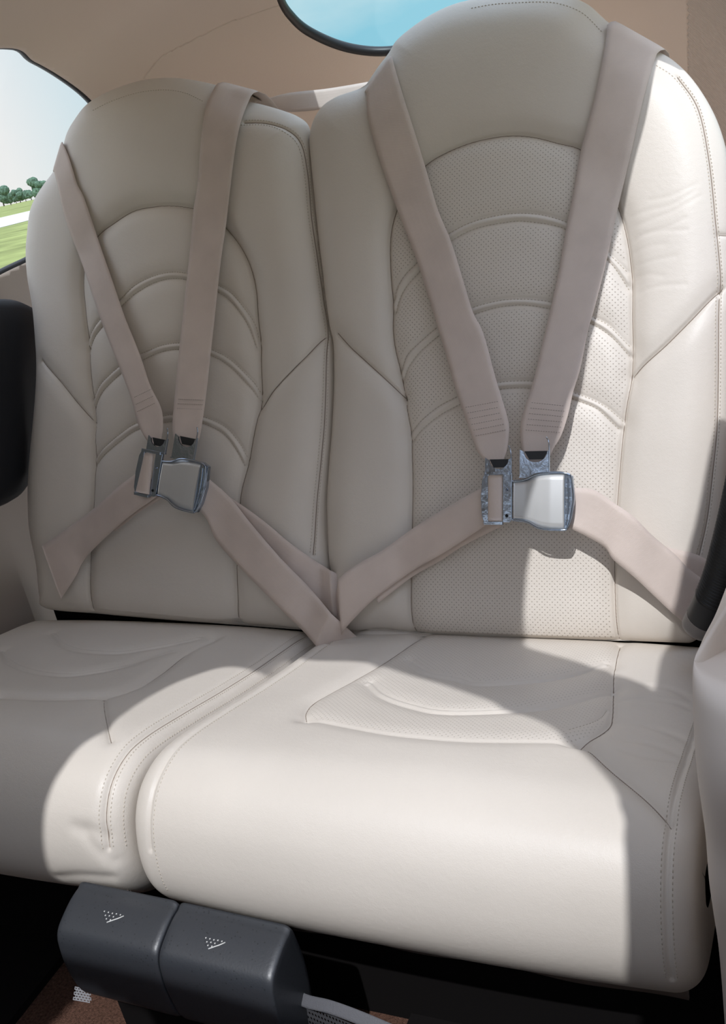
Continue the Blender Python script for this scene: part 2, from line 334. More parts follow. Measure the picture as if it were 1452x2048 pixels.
RIGHT = dict(
    outline=[(668,1262),(672,1200),(668,1150),(663,1120),(660,1060),(659,1000),(663,930),(668,870),(672,800),(673,740),(671,690),(663,650),(655,590),(650,545),(642,480),(634,400),(627,330),(624,290),(627,262),(637,236),(655,213),(680,197),(705,188),(733,178),(747,160),(762,138),(782,112),(795,90),(816,70),(850,45),(885,25),(920,11),(960,2),(1010,-5),(1060,-9),(1105,-8),(1145,-1),(1180,14),(1205,36),(1225,53),(1255,68),(1290,88),(1318,106),(1348,124),(1382,156),(1412,198),(1437,248),(1455,310),(1464,380),(1469,460),(1471,560),(1469,680),(1464,800),(1456,920),(1446,1030),(1434,1120),(1420,1200),(1400,1262),(1385,1284),(1340,1284),(1240,1281),(1150,1280),(1050,1279),(950,1274),(880,1268),(822,1262),(760,1257)],
    panel=[(828,1262),(821,1245),(818,1150),(820,1050),(821,950),(816,860),(806,800),(796,745),(783,675),(780,600),(777,550),(776,485),(781,445),(793,408),(815,360),(850,325),(880,306),(920,288),(960,276),(1010,268),(1060,270),(1110,282),(1163,298),(1205,345),(1233,410),(1246,450),(1256,500),(1262,565),(1263,640),(1263,700),(1260,760),(1248,830),(1241,900),(1233,1000),(1227,1100),(1228,1200),(1236,1278)],
    diags=[[(672,665),(700,696),(726,720),(766,757),(806,797)],[(1443,576),(1415,603),(1380,640),(1330,690),(1285,730),(1265,752)]],
    channels=[
        ([(784,600),(790,575),(808,548),(833,523),(862,490),(898,464),(946,441),(1006,427),(1056,425),(1096,431),(1136,445),(1175,470),(1213,503),(1231,520),(1253,542)], [(787,625),(796,597),(812,570),(836,543),(866,508),(903,479),(951,455),(1026,441),(1076,444),(1110,450),(1131,458),(1175,485),(1218,522),(1236,545),(1256,578)]),
        ([(799,738),(811,710),(836,685),(871,655),(905,633),(943,614),(996,600),(1046,597),(1098,602),(1145,613),(1186,634),(1216,650),(1256,690)], [(802,760),(815,732),(838,703),(876,670),(910,645),(946,628),(996,613),(1046,609),(1096,616),(1145,629),(1191,651),(1226,676),(1258,712)]),
        ([(820,862),(841,840),(876,812),(916,791),(955,773),(996,764),(1031,761),(1066,762),(1110,771),(1151,786),(1186,800),(1216,817),(1242,840)], [(822,880),(843,858),(876,831),(918,808),(957,789),(998,778),(1031,775),(1066,777),(1110,786),(1153,800),(1191,815),(1212,834),(1236,858)])],
    singles=[],
    stitch=[[(941,17),(985,9),(1026,6),(1080,4),(1116,7),(1166,27),(1206,66)],
            [(1311,130),(1351,158),(1391,220),(1413,320),(1426,450),(1435,550),(1431,600),(1430,750),(1428,860),(1417,960),(1408,1040),(1392,1110)],
            [(1357,150),(1399,213),(1422,318),(1436,450),(1444,550),(1442,600),(1441,750),(1438,860),(1428,960),(1418,1040),(1402,1115)]],
    seamline=[[(1354,153),(1395,216),(1417,319),(1431,450),(1440,550),(1437,600),(1436,750),(1433,860),(1423,960),(1413,1040),(1397,1112)],
              [(1437,469),(1455,471)]],
    wrinkles=[[(1265,432),(1300,420),(1345,408),(1390,382)],[(1272,452),(1310,436),(1350,420),(1400,392)],[(1270,480),(1305,462),(1340,452),(1370,436)],[(1268,505),(1300,492),(1330,488)],
              [(1275,530),(1310,520),(1350,512)],[(1280,470),(1320,462),(1372,460)],[(1276,552),(1300,548),(1325,552)],[(1300,400),(1340,392),(1395,368)],[(1275,585),(1320,572),(1370,568)],[(1212,480),(1228,505),(1244,520)],[(1206,460),(1226,478),(1248,490)],
              [(1095,345),(1120,320),(1155,303)]],
    perf=True)

def rnd(d, R, p=2.0):
    q = 1 - np.clip(d / R, 0, 1)
    return 1 - (1 - np.clip(q, 0, 1)**p)**(1 / p)     # 1 at the edge, 0 inside
class Back:
    def __init__(s, D):
        s.D = D
        s.out = smooth(ab(onplane(D['outline'], NB, OUT_OFF)), 0.006, True)
        s.outc = np.vstack([s.out, s.out[:1]])
        s.panel0 = smooth(ab(onplane(D['panel'], NB, 0.0)), 0.01)
        s.panel = s.panel0
        s.panel = s.trace(D['panel'], 0.008)
        s.grooves = []
        s.seams = [s.panel]
        s.grooves.append((s.panel, 0.0042, 0.0026)); s.grooves.append((s.panel, 0.0050, 0.014))
        for d in D['diags']:
            q = s.trace(d, 0.008); s.seams.append(q); s.grooves.append((q, 0.0036, 0.0026)); s.grooves.append((q, 0.004, 0.013))
        s.raised = []; s.ch = []
        for u, l in D['channels']:
            u = s.trace(u, 0.006); l = s.trace(l, 0.006); s.ch += [u, l]
            s.grooves += [(u, 0.0022, 0.0024), (l, 0.0022, 0.0024)]
            n = 60; mid = (resample(u, n) + resample(l, n)) / 2
            s.raised.append((mid, 0.0028, 0.0046)); s.grooves.append((mid, 0.0036, 0.016))
        for q in D['seamline']: q = s.trace(q, 0.006); s.seams.append(q); s.grooves += [(q, 0.0022, 0.0018), (q, 0.0014, 0.006)]
        for i, q in enumerate(D['wrinkles']): q = s.trace(q, 0.006); s.grooves.append((q, 0.00032, 0.0030))
        s.st = [s.trace(q, 0.006) for q in D['stitch']]
    def h(s, a, b, detail=False):
        de = dist_poly(a, b, s.outc)
        H = OUT_OFF + 0.030 * (1 - rnd(de, 0.055, 2.5))
        dp = dist_poly(a, b, np.vstack([s.panel0]))
        ins = inside(a, b, s.panel0)
        H = H + np.where(ins, 0.006 * (1 - np.exp(-dp / 0.03)), 0.012 * (1 - np.exp(-dp / 0.035)) * (1 - np.exp(-(de / 0.035)**2)))
        if detail:
            for q, dep, wd in s.grooves:
                lo = q.min(0) - 4 * wd; hi = q.max(0) + 4 * wd
                m = (a > lo[0]) & (a < hi[0]) & (b > lo[1]) & (b < hi[1])
                if m.any(): H[m] -= dep * np.exp(-(dist_poly(a[m], b[m], q) / wd)**2)
            for q, dep, wd in s.raised:
                lo = q.min(0) - 4 * wd; hi = q.max(0) + 4 * wd
                m = (a > lo[0]) & (a < hi[0]) & (b > lo[1]) & (b < hi[1])
                if m.any(): H[m] += dep * np.exp(-(dist_poly(a[m], b[m], q) / wd)**2)
        return H
    def cast(s, px, lift=0.0):
        """pixel -> (a, b, offset) on the smooth front surface raised by lift"""
        px = np.atleast_2d(np.asarray(px, float)); off = np.zeros(len(px)) + lift
        dd = rays(px)
        for k in range(6):
            t = (off - CAM @ NB) / (dd @ NB); P = CAM + dd * t[:, None]; q = ab(P)
            off = 0.5 * off + 0.5 * (s.h(q[:, 0], q[:, 1]) + lift)
        return P
    def trace(s, px, step): return smooth(ab(s.cast(px)), step)
    def build(s, parent, res=0.0015):
        lo = s.out[:, 1].min(); hi = s.out[:, 1].max(); H = hi - lo
        nr = int(H / res); k = np.linspace(0, 1, nr + 2)[1:-1]
        # rows crowd together towards the crown and the foot
        vv = lo + H * (0.35 * (0.5 - 0.5 * np.cos(math.pi * k)) + 0.65 * k)
        nc = int(0.56 / res); u = np.linspace(0, 1, nc); u = 0.35 * (0.5 - 0.5 * np.cos(math.pi * u)) + 0.65 * u
        A = np.zeros((nr, nc)); B = np.zeros((nr, nc))
        x0, y0 = s.outc[:-1].T; x1, y1 = s.outc[1:].T
        for i, v in enumerate(vv):
            c = (y0 > v) != (y1 > v); xs = x0[c] + (v - y0[c]) / (y1[c] - y0[c]) * (x1[c] - x0[c])
            A[i] = xs.min() + (xs.max() - xs.min()) * u; B[i] = v
        a = A.ravel(); b = B.ravel()
        h = s.h(a, b, True)
        perf = np.zeros_like(a)
        if s.D['perf']:
            ins = inside(a, b, s.panel); d = dist_poly(a, b, s.panel)
            for q in s.ch: d = np.minimum(d, dist_poly(a, b, q))
            perf = (ins & (d > 0.006)).astype(float)
            for g, _, _ in s.raised: perf *= (dist_poly(a, b, g) > 0.009)
        V = from_ab(a, b, h); F = gridfaces(nr, nc)
        # back shell, coarser
        st = 6; ri = np.unique(np.r_[0:nr:st, nr - 1]); ci = np.unique(np.r_[0:nc:st, nc - 1])
        a2 = A[np.ix_(ri, ci)].ravel(); b2 = B[np.ix_(ri, ci)].ravel()
        h2 = OUT_OFF + 0.002 - 0.050 * (1 - rnd(dist_poly(a2, b2, s.outc), 0.11, 1.6))
        V2 = from_ab(a2, b2, h2); F2 = gridfaces(len(ri), len(ci), len(V), True)
        o = mesh('backrest', np.vstack([V, V2]), np.vstack([F, F2]), M['leather'], parent,
                 uv=np.vstack([np.stack([a, b], -1), np.stack([a2, b2], -1)]), attr={'perf': np.r_[perf, np.zeros(len(a2))]})
        for q in s.seams:
            V, F = tube(from_ab(q[:, 0], q[:, 1], s.h(q[:, 0], q[:, 1], True) + 0.0002), 0.0007, 6); mesh('seam', V, F, M['seam'], o)
        for q in s.st + s.ch:
            hh = s.h(q[:, 0], q[:, 1], True); P = from_ab(q[:, 0], q[:, 1], hh)
            V, F = dashes(P, np.tile(NB, (len(P), 1)), lift=0.0006 if any(q is c for c in s.ch) else 0.0003)
            mesh('stitching', V, F, M['thread'], o)
        return o

seatL = empty('aircraft_seat', (-0.28, 0, -0.32), 'cream leather rear seat with smooth unperforated panels, the one beside the grassy view window', 'seat')
seatR = empty('aircraft_seat', (0.27, 0, -0.32), 'cream leather rear seat with dotted perforated panels and bright sun on its cushion', 'seat')
BL = Back(LEFT); BR = Back(RIGHT)
backL = BL.build(seatL); backR = BR.build(seatR)

# ------------------------------------------------------------------ seat cushions: lofted along a side profile
PROF = smooth([(0.07,-0.10),(0.045,-0.055),(0.02,-0.028),(-0.01,-0.016),(-0.06,-0.004),(-0.13,0.012),(-0.21,0.033),(-0.29,0.056),(-0.355,0.073),(-0.395,0.077),(-0.43,0.066),(-0.453,0.042),(-0.465,0.010),(-0.468,-0.022),(-0.461,-0.050),(-0.442,-0.078),(-0.415,-0.097),(-0.37,-0.110),(-0.30,-0.115)], 0.004)
PS = np.r_[0, np.cumsum(np.linalg.norm(np.diff(PROF, axis=0), axis=1))]
PT = np.gradient(PROF, axis=0); PT /= np.linalg.norm(PT, axis=1)[:, None]
PN = np.stack([PT[:, 1], -PT[:, 0]], -1)      # outward (up over the top, forward at the front)
if PN[len(PN) // 3][1] < 0: PN = -PN
class Cushion:
    def __init__(s, x0, x1, R=0.032, dz=None):
        s.x0, s.x1, s.R = x0, x1, R; s.seams = []; s.grooves = []; s.raised = []; s.dz = dz or (lambda x, t: 0 * x)
        xs = np.linspace(x0, x1, 60); ts = np.linspace(0, PS[-1], 160)
        T, X = np.meshgrid(ts, xs, indexing='ij'); V, _ = s.pos(X.ravel(), T.ravel())
        s.bvh = BVHTree.FromPolygons([Vector(v) for v in V], [tuple(int(i) for i in f) for f in gridfaces(160, 60)])
    def pos(s, x, t, detail=False, drop=None):
        y = np.interp(t, PS, PROF[:, 0]); z = np.interp(t, PS, PROF[:, 1])
        ny = np.interp(t, PS, PN[:, 0]); nz = np.interp(t, PS, PN[:, 1])
        d = np.minimum(x - s.x0, s.x1 - x); c = (x - (s.x0 + s.x1) / 2) / ((s.x1 - s.x0) / 2)
        h = -s.R * rnd(d, s.R) + 0.007 * (1 - np.abs(c)**2.5)
        if drop is not None: h = h - drop
        if detail:
            for q, dep, wd in s.grooves:
                lo = q.min(0) - 4 * wd; hi = q.max(0) + 4 * wd
                m = (x > lo[0]) & (x < hi[0]) & (t > lo[1]) & (t < hi[1])
                if m.any(): h[m] -= dep * np.exp(-(dist_poly(x[m], t[m], q) / wd)**2)
        P = np.stack([x, y + ny * h, z + nz * h + s.dz(x, t)], -1); Nn = np.stack([0 * x, ny, nz], -1)
        return P, Nn
    def trace(s, px, step=0.007):
        out = []
        for d in rays(px):
            loc, nn, fi, ds = s.bvh.ray_cast(Vector(CAM), Vector(d).normalized())
            if loc is None: continue
            t = PS[np.argmin((PROF[:, 0] - loc.y)**2 + (PROF[:, 1] - loc.z)**2)]
            # refine against the lofted surface
            tt = np.clip(np.linspace(t - 0.03, t + 0.03, 61), 0, PS[-1]); Q, _ = s.pos(np.full(61, loc.x), tt)
            t = tt[np.argmin(((Q - np.array(loc))**2).sum(1))]
            out.append((loc.x, t))
        return smooth(out, step) if len(out) > 1 else np.zeros((0, 2))
    def build(s, parent, perfpoly=None, stitches=(), res=0.0022):
        nr = int(PS[-1] / res); nc = int((s.x1 - s.x0) / res)
        ts = np.linspace(0, PS[-1], nr); u = np.linspace(0, 1, nc); u = 0.4 * (0.5 - 0.5 * np.cos(math.pi * u)) + 0.6 * u
        xs = np.r_[s.x0, s.x0, s.x0 + (s.x1 - s.x0) * u, s.x1, s.x1]
        dr = np.r_[0.045, 0.02, np.zeros(nc), 0.02, 0.045]
        T, X = np.meshgrid(ts, xs, indexing='ij'); Dp = np.tile(dr, (nr, 1))
        V, Nn = s.pos(X.ravel(), T.ravel(), True, Dp.ravel())
        x = X.ravel(); t = T.ravel(); perf = np.zeros_like(x)
        if perfpoly is not None:
            perf = (inside(x, t, perfpoly) & (dist_poly(x, t, np.vstack([perfpoly, perfpoly[:1]])) > 0.006)).astype(float)
            for g, dep, wd in s.grooves:
                if dep > 0 and wd < 0.004: perf *= (dist_poly(x, t, g) > 0.005)
            perf *= 0.6
        o = mesh('seat_cushion', V, gridfaces(nr, nc + 4, flip=True), M['leather'], parent, uv=np.stack([x, t], -1), attr={'perf': perf})
        for q in s.seams:
            P, Nq = s.pos(q[:, 0].copy(), q[:, 1].copy(), True)
            V, F = tube(P + Nq * 0.0001, 0.0007, 6); mesh('seam', V, F, M['seam'], o)
        for q in stitches:
            P, Nq = s.pos(q[:, 0].copy(), q[:, 1].copy(), True); V, F = dashes(P, Nq); mesh('stitching', V, F, M['thread'], o)
        return o
CR = Cushion(-0.013, 0.548, R=0.026, dz=lambda x, t: -0.003 * np.clip(x / 0.54, 0, 1) * np.clip((t - 0.3) / 0.3, 0, 1))
CL = Cushion(-0.575, -0.022, dz=lambda x, t: 0.0 * x)
# right cushion seams
pan = CR.trace([(1240,1286),(1232,1315),(1227,1345),(1226,1385),(1225,1422),(1218,1445),(1190,1465),(1151,1480)])
mirror = pan.copy(); mirror[:, 0] = 0.548 - pan[:, 0]
front = smooth([tuple(pan[-1]), (0.33, pan[-1, 1] + 0.022), (0.274, pan[-1, 1] + 0.026), (0.218, pan[-1, 1] + 0.022), tuple(mirror[-1])], 0.008)
side = CR.trace([(1155,1479),(1176,1490),(1226,1535),(1301,1600),(1340,1647)])
side2 = side.copy(); side2[:, 0] = 0.548 - side[:, 0]
for q in (pan, mirror, side): CR.seams.append(q)
for q in (pan, mirror, side): CR.grooves += [(q, 0.0026, 0.0028), (q, 0.004, 0.012)]
CR.grooves += [(front, 0.0016, 0.0026), (front, 0.0025, 0.012)]
c1 = CR.trace([(1006,1356),(1050,1355),(1101,1351),(1176,1333),(1210,1320)]); c2 = CR.trace([(1000,1416),(1026,1415),(1126,1400),(1180,1385),(1226,1370)])
c3 = CR.trace([(1136,1458),(1180,1444),(1200,1432),(1212,1415)])
for q in (c1, c2):
    qm = q.copy(); qm[:, 0] = 0.548 - q[:, 0]
    full = smooth(np.vstack([q[::-1][::8], [[0.274, max(q[0, 1], q[-1, 1]) + 0.012]], qm[::8]]), 0.008)
    full2 = full + np.array([0, 0.0105])
    CR.grooves += [(full, 0.0022, 0.0024), (full2, 0.0022, 0.0024), ((full + full2) / 2, 0.004, 0.015), ((full + full2) / 2, -0.0028, 0.0044)]
CR.grooves += [(c3, 0.0015, 0.002)]
for px in ([(1239,1398),(1290,1398),(1350,1405),(1383,1418)],[(1236,1440),(1290,1450),(1350,1470),(1384,1490)],[(1250,1500),(1290,1512),(1340,1520),(1380,1530)],[(1300,1370),(1350,1380),(1383,1400)],[(1255,1480),(1310,1490),(1370,1515)]):
    q = CR.trace(px); 
    if len(q) > 1: CR.grooves += [(q, 0.0010, 0.0060)]
st1 = CR.trace([(1391,1545),(1376,1600),(1371,1640),(1372,1700),(1377,1760),(1379,1840),(1377,1925)])
frontdbl = [np.array([[0.522, 0.06 + i * 0.01] for i in range(0, 62)]), np.array([[0.531, 0.06 + i * 0.01] for i in range(0, 62)]), np.array([[0.024, 0.06 + i * 0.01] for i in range(0, 62)])]
CR.grooves += [(np.array([[0.5265, 0.06], [0.5265, 0.67]]), 0.0026, 0.0022), (np.array([[0.018, 0.06], [0.018, 0.62]]), 0.0024, 0.0022)]
perfR = np.vstack([pan, front, mirror[::-1]])
CR.build(seatR, perfR, frontdbl + [c3])
# left cushion seams
pl = CL.trace([(480,1250),(425,1275),(370,1302),(320,1340),(270,1370),(210,1387),(100,1392),(0,1388)])
xm = (CL.x0 + CL.x1) / 2
CL.seams.append(pl); CL.grooves += [(pl, 0.0030, 0.0028), (pl, 0.005, 0.013)]
q = CL.trace([(207,1390),(208,1415),(214,1450),(221,1480)])
CL.seams.append(q); CL.grooves += [(q, 0.0026, 0.0024), (q, 0.002, 0.010)]
for px in ([(110,1262),(130,1282),(165,1294),(210,1298),(250,1298),(300,1290),(350,1281),(400,1270)],[(8,1298),(20,1312),(40,1325),(75,1336),(110,1341),(150,1343),(190,1338),(225,1332),(265,1322),(300,1310),(350,1294)]):
    u = CL.trace(px); v = u + np.array([0, 0.011])
    CL.grooves += [(u, 0.0022, 0.0024), (v, 0.0022, 0.0024), ((u + v) / 2, 0.004, 0.015), ((u + v) / 2, -0.0028, 0.0044)]
for px in ([(170,1670),(185,1690),(205,1712),(225,1722)],[(150,1655),(180,1660),(205,1672)],[(120,1755),(160,1752),(220,1755)]):
    q = CL.trace(px)
    if len(q) > 1: CL.grooves.append((q, 0.0020, 0.008))
ts = np.arange(0.05, 0.64, 0.01)
CL.grooves += [(np.stack([np.full(len(ts), CL.x1 - 0.020), ts], -1), 0.0032, 0.0022), (np.stack([np.full(len(ts), CL.x1 - 0.020), ts], -1), 0.002, 0.008)]
CL.seams.append(np.stack([np.full(len(ts), CL.x1 - 0.020), ts], -1))
CL.build(seatL, None, [np.stack([np.full(len(ts), CL.x1 - 0.0255), ts], -1), np.stack([np.full(len(ts), CL.x1 - 0.0145), ts], -1), np.stack([np.full(len(ts), CL.x1 - 0.005), ts], -1)])
# black pedestals under the cushions
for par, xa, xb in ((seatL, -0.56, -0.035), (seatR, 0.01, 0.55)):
    V, F = box(((xa + xb) / 2, -0.165, -0.208), (xb - xa, 0.36, 0.222)); o = mesh('seat_base', V, F, M['base_shade'], par, smooth_=False)
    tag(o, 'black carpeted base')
# valance flap showing under the front left corner
P0 = np.array([[x, -0.455 + 0.0006 * math.sin(x * 90), -0.052] for x in np.linspace(-0.18, -0.045, 24)])
P1 = P0 + np.array([0, 0.001, -0.020]); P2 = P0 + np.array([0, 0.003, -0.020]); P3 = P0 + np.array([0, 0.004, 0.0])
V = np.vstack([P0, P1, P2, P3]).reshape(4, 24, 3).transpose(1, 0, 2).reshape(-1, 3)
mesh('valance', V, gridfaces(24, 4, wrap=True), M['valance_shade'], seatL)
P0 = np.array([[x, -0.421 + 0.002 * math.sin(x * 40), -0.086] for x in np.linspace(0.03, 0.53, 80)])
P1 = P0 + np.array([0, 0.000, -0.030]) * (0.25 + 0.75 * np.clip((P0[:, :1] - 0.03) / 0.1, 0, 1)); P2 = P1 + np.array([0, 0.003, 0.0]); P3 = P0 + np.array([0, 0.006, 0.004])
V = np.stack([P0, P1, P2, P3], 1).reshape(-1, 3)
mesh('valance', V, gridfaces(80, 4, wrap=True), M['valance_shade'], seatR)  # strip stands in for the shaded lower front of the cushion

# ------------------------------------------------------------------ cabin shell
def shell_pts(th, ph):
    """th round the fore-aft axis, ph 0 at the tail .. pi/2 at the widest station"""
    n = 3.5; ct, st = np.cos(th), np.sin(th)
    f = (np.abs(np.sin(ph)))**0.85
    x = 0.680 * np.sign(ct) * np.abs(ct)**(2 / n) * f
    z = 0.20 + 0.74 * np.sign(st) * np.abs(st)**(2 / n) * f
    y = 0.05 + 0.95 * np.cos(ph)
    return np.stack([x, y, z], -1)
NTH, NPH, NFW = 600, 320, 250
_t = np.linspace(-0.75, math.pi + 0.75, 6000); _p = shell_pts(_t, np.full(6000, math.pi / 2))
_s = np.r_[0, np.cumsum(np.linalg.norm(np.diff(_p, axis=0), axis=1))]; th = np.interp(np.linspace(0, _s[-1], NTH), _s, _t)
ph = np.linspace(0.03, math.pi / 2, NPH)
PHI, TH = np.meshgrid(ph, th, indexing='ij')
SH = shell_pts(TH, PHI)
ring = SH[-1]; fwd = np.stack([ring + np.array([0, -k, 0]) for k in np.linspace(0.008, 1.72, NFW)[0:]])
SH = np.concatenate([SH, fwd], 0); NR = SH.shape[0]
SV = SH.reshape(-1, 3); SF = gridfaces(NR, NTH)
shell_bvh = BVHTree.FromPolygons([Vector(v) for v in SV], [tuple(int(i) for i in f) for f in SF])
FC = SV[SF].mean(1); FCpx = proj(FC); front_of = ((FC - CAM) @ FW) > 0.05
def shell_cast(px):
    out = []
    for d in rays(px):
        o = Vector(CAM); dd = Vector(d).normalized(); r = (None,)
        for _ in range(4):                      # skip the near side of the lining, which is an open doorway there
            r = shell_bvh.ray_cast(o, dd)
            if r[0] is None or r[0].y > 0.12: break
            o = r[0] + dd * 0.01
        out.append(np.array(r[0]) if r[0] is not None and r[0].y > 0.12 else None)
    return out
def wallpx(y, z): return tuple(proj(np.array([[-0.665, y, z]]))[0])
winL = [wallpx(-0.05, 0.66), wallpx(-0.02, 0.78), wallpx(0.08, 0.835), wallpx(0.22, 0.855), (0,84),(60,112),(110,141),(160,178),(190,212),(215,260),(215,330),(180,410),(120,480),(60,516),(0,545), wallpx(0.20, 0.49), wallpx(0.05, 0.48), wallpx(-0.03, 0.54)]
winR = [(400,-330),(470,-200),(535,-70),(560,-2),(580,28),(605,52),(640,72),(680,88),(720,97),(760,100),(800,96),(850,80),(920,40),(1000,-20),(1120,-90),(1190,-220),(1120,-360),(900,-440),(650,-440)]
winLp = smooth(winL, 6, True); winRp = smooth(winR, 6, True)
inL = inside(FCpx[:, 0], FCpx[:, 1], winLp) & front_of & (FC[:, 1] > -0.35) & (FC[:, 0] < -0.2)
inR = inside(FCpx[:, 0], FCpx[:, 1], winRp) & front_of & (FC[:, 1] > 0.3) & (FC[:, 2] > 0.3)

# sunlit patches: roof openings added out of view, shaped by tracing these up-sun
A_px = [(100,1750),(88,1710),(85,1650),(92,1600),(107,1560),(130,1525),(165,1485),(215,1455),(235,1437),(300,1392),(360,1360),(425,1336),(460,1329),(490,1331),(525,1340),(545,1350),(590,1322),(625,1316),(726,1319),(760,1325),(826,1345),(926,1375),(991,1397),(1026,1415),(1086,1435),(1126,1455),(1145,1475),(1166,1487),(1206,1520),(1256,1582),(1262,1608),(1273,1635),(1271,1670),(1276,1750),(1278,1875),(1274,1955)]
B_px = [(1318,107),(1295,215),(1268,320),(1245,420),(1222,500),(1191,630),(1176,700),(1161,775),(1141,835),(1121,920),(1100,970),(1076,1040),(1055,1125),(1048,1200),(1048,1255)]
B2_px = [(1051,1292),(1096,1307),(1151,1322),(1206,1337),(1241,1350),(1290,1370),(1323,1387),(1337,1315),(1340,1290)]
B3_px = [(1358,1245),(1371,1200),(1391,1100),(1411,1025),(1436,900),(1452,835)]
def cush_cast(px):
    out = []
    for d in rays(px):
        best = None
        for c in (CR, CL):
            r = c.bvh.ray_cast(Vector(CAM), Vector(d).normalized())
            if r[0] is not None and (best is None or r[3] < best[1]): best = (np.array(r[0]), r[3])
        out.append(best[0] if best else None)
    return [o for o in out if o is not None]
ROOFY = None
def upsun(P):
    """hit on the roof going up-sun; beyond the roof use its extended height"""
    r = shell_bvh.ray_cast(Vector(P), Vector(-SUN_DIR))
    if r[0] is not None: return np.array(r[0])
    t = (0.94 - P[2]) / (-SUN_DIR[2]); return P - SUN_DIR * t
A3 = [upsun(p) for p in cush_cast(A_px)]
Bs = [upsun(p) for p in BR.cast(B_px, 0.004)] + [upsun(p) for p in cush_cast(B2_px)] + [upsun(p) for p in BR.cast(B3_px, 0.004)]
print('A roof', np.round(np.array(A3), 2).tolist()); print('B roof', np.round(np.array(Bs), 2).tolist())
Aroof = np.array(A3)[:, :2]; Broof = np.array(Bs)[:, :2]
# the added roof opening runs on forward of the patch
Apoly = np.vstack([Aroof, [[Aroof[-1, 0], min(Aroof[-1, 1], Aroof[0, 1]) - 0.09]], [[Aroof[0, 0], min(Aroof[-1, 1], Aroof[0, 1]) - 0.09]]])
Croof = np.array([upsun(p) for p in onplane([(95,2052),(150,1998),(190,1960),(420,2040),(420,2140),(60,2140)], (0, 0, 1), -0.32)])[:, :2]  # another added roof opening, lets sun onto the carpet
print('C', Croof.round(2).tolist())
Bpoly = np.vstack([Broof, [[Broof[-1, 0] + 0.12, Broof[-1, 1]]], [[Broof[0, 0] + 0.25, Broof[0, 1] + 0.02]]])
up_ = FC[:, 2] > 0.45
inA = inside(FC[:, 0], FC[:, 1], Apoly) & up_; inB = inside(FC[:, 0], FC[:, 1], Bpoly) & up_
inA = inA | (inside(FC[:, 0], FC[:, 1], Croof) & up_)
door = (FC[:, 0] > 0.3) & (FC[:, 1] < -0.50) & (FC[:, 2] < 0.70) & (FC[:, 2] > 0.30)           # open door on the near side
low = (FC[:, 2] < -0.30)
frontcut = (FC[:, 1] < -1.64)
inS = (FC[:, 0] > 0.5) & (((FC[:, 1] - 0.26) / 0.23)**4 + ((FC[:, 2] - 0.67) / 0.165)**4 < 1)   # the matching side window on the near side
keep = ~(inL | inR | inA | inB | inS | door | frontcut)
# snap the rims of the roof openings onto their outlines
SVn = SV.copy()
def snap(cut, poly):
    vc = np.zeros(len(SV), bool); vk = np.zeros(len(SV), bool)
    vc[SF[cut].ravel()] = True; vk[SF[keep].ravel()] = True
    idx = np.where(vc & vk & (SV[:, 2] > 0.45))[0]
    pc = np.vstack([poly, poly[:1]])
    for i in idx:
        p = SV[i, :2]; best = None
        for a, b in zip(pc[:-1], pc[1:]):
            d = b - a; t = np.clip(((p - a) @ d) / (d @ d + 1e-12), 0, 1); q = a + t * d; e2 = ((p - q)**2).sum()
            if best is None or e2 < best[0]: best = (e2, q)
        if best[0] < 0.015**2: SVn[i, :2] = best[1]
def snap3(cut, curve, tol=0.016):
    vc = np.zeros(len(SV), bool); vk = np.zeros(len(SV), bool)
    vc[SF[cut].ravel()] = True; vk[SF[keep].ravel()] = True
    idx = np.where(vc & vk)[0]; C_ = smooth(curve, 0.003)
    for i in idx:
        d2 = ((C_ - SV[i])**2).sum(1); j = d2.argmin()
        if d2[j] < tol**2: SVn[i] = C_[j]
snap(inA, Apoly); snap(inB, Bpoly)
snap3(inA, np.array(A3)); snap3(inB, np.array(Bs))
def shell_line0(px): return np.array([p for p in shell_cast(px) if p is not None])
for cut_, pp in ((inL, winLp), (inR, winRp)):
    q = shell_line0(pp); q = np.vstack([q, q[:1]]); q = q[np.r_[True, np.linalg.norm(np.diff(q, axis=0), axis=1) > 1e-4]]; snap3(cut_, q[::2], 0.02)
seam_px = smooth([(262,205),(270,180),(278,160),(292,132),(315,105),(350,84),(390,64),(430,44),(475,24),(520,8),(600,-16)], 6)
# which part of the lining a face belongs to
def side_of_seam():
    x, y = FCpx[:, 0], FCpx[:, 1]
    ys = np.interp(x, seam_px[:, 0], seam_px[:, 1], left=1e6, right=-1e6)
    return (y > ys) & (x > 262)
isback = side_of_seam() & (FC[:, 1] > 0.3) & front_of
wl = (FC[:, 0] < -0.3) & (FC[:, 2] < 0.62) & ~isback
wr = (FC[:, 0] > 0.33) & (FC[:, 2] < 0.72) & ~(isback & (FCpx[:, 0] < 1388))
bk = isback & ~wr & ~wl
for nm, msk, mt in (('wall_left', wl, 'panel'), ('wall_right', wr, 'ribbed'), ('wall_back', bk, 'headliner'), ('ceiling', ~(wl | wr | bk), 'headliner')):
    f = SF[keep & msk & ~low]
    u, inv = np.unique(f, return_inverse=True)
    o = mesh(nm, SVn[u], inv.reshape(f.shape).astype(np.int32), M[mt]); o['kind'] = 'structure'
    so_ = o.modifiers.new('skin', 'SOLIDIFY'); so_.thickness = 0.012; so_.offset = -1.0 if True else 1.0
def shell_line(px, inset=0.0):
    pts = []
    for p in shell_cast(px):
        if p is not None: pts.append(p)
    P = np.array(pts); cen = np.array([0, 0.1, 0.2]); d = P - cen; d /= np.linalg.norm(d, axis=1)[:, None]
    return P - d * inset
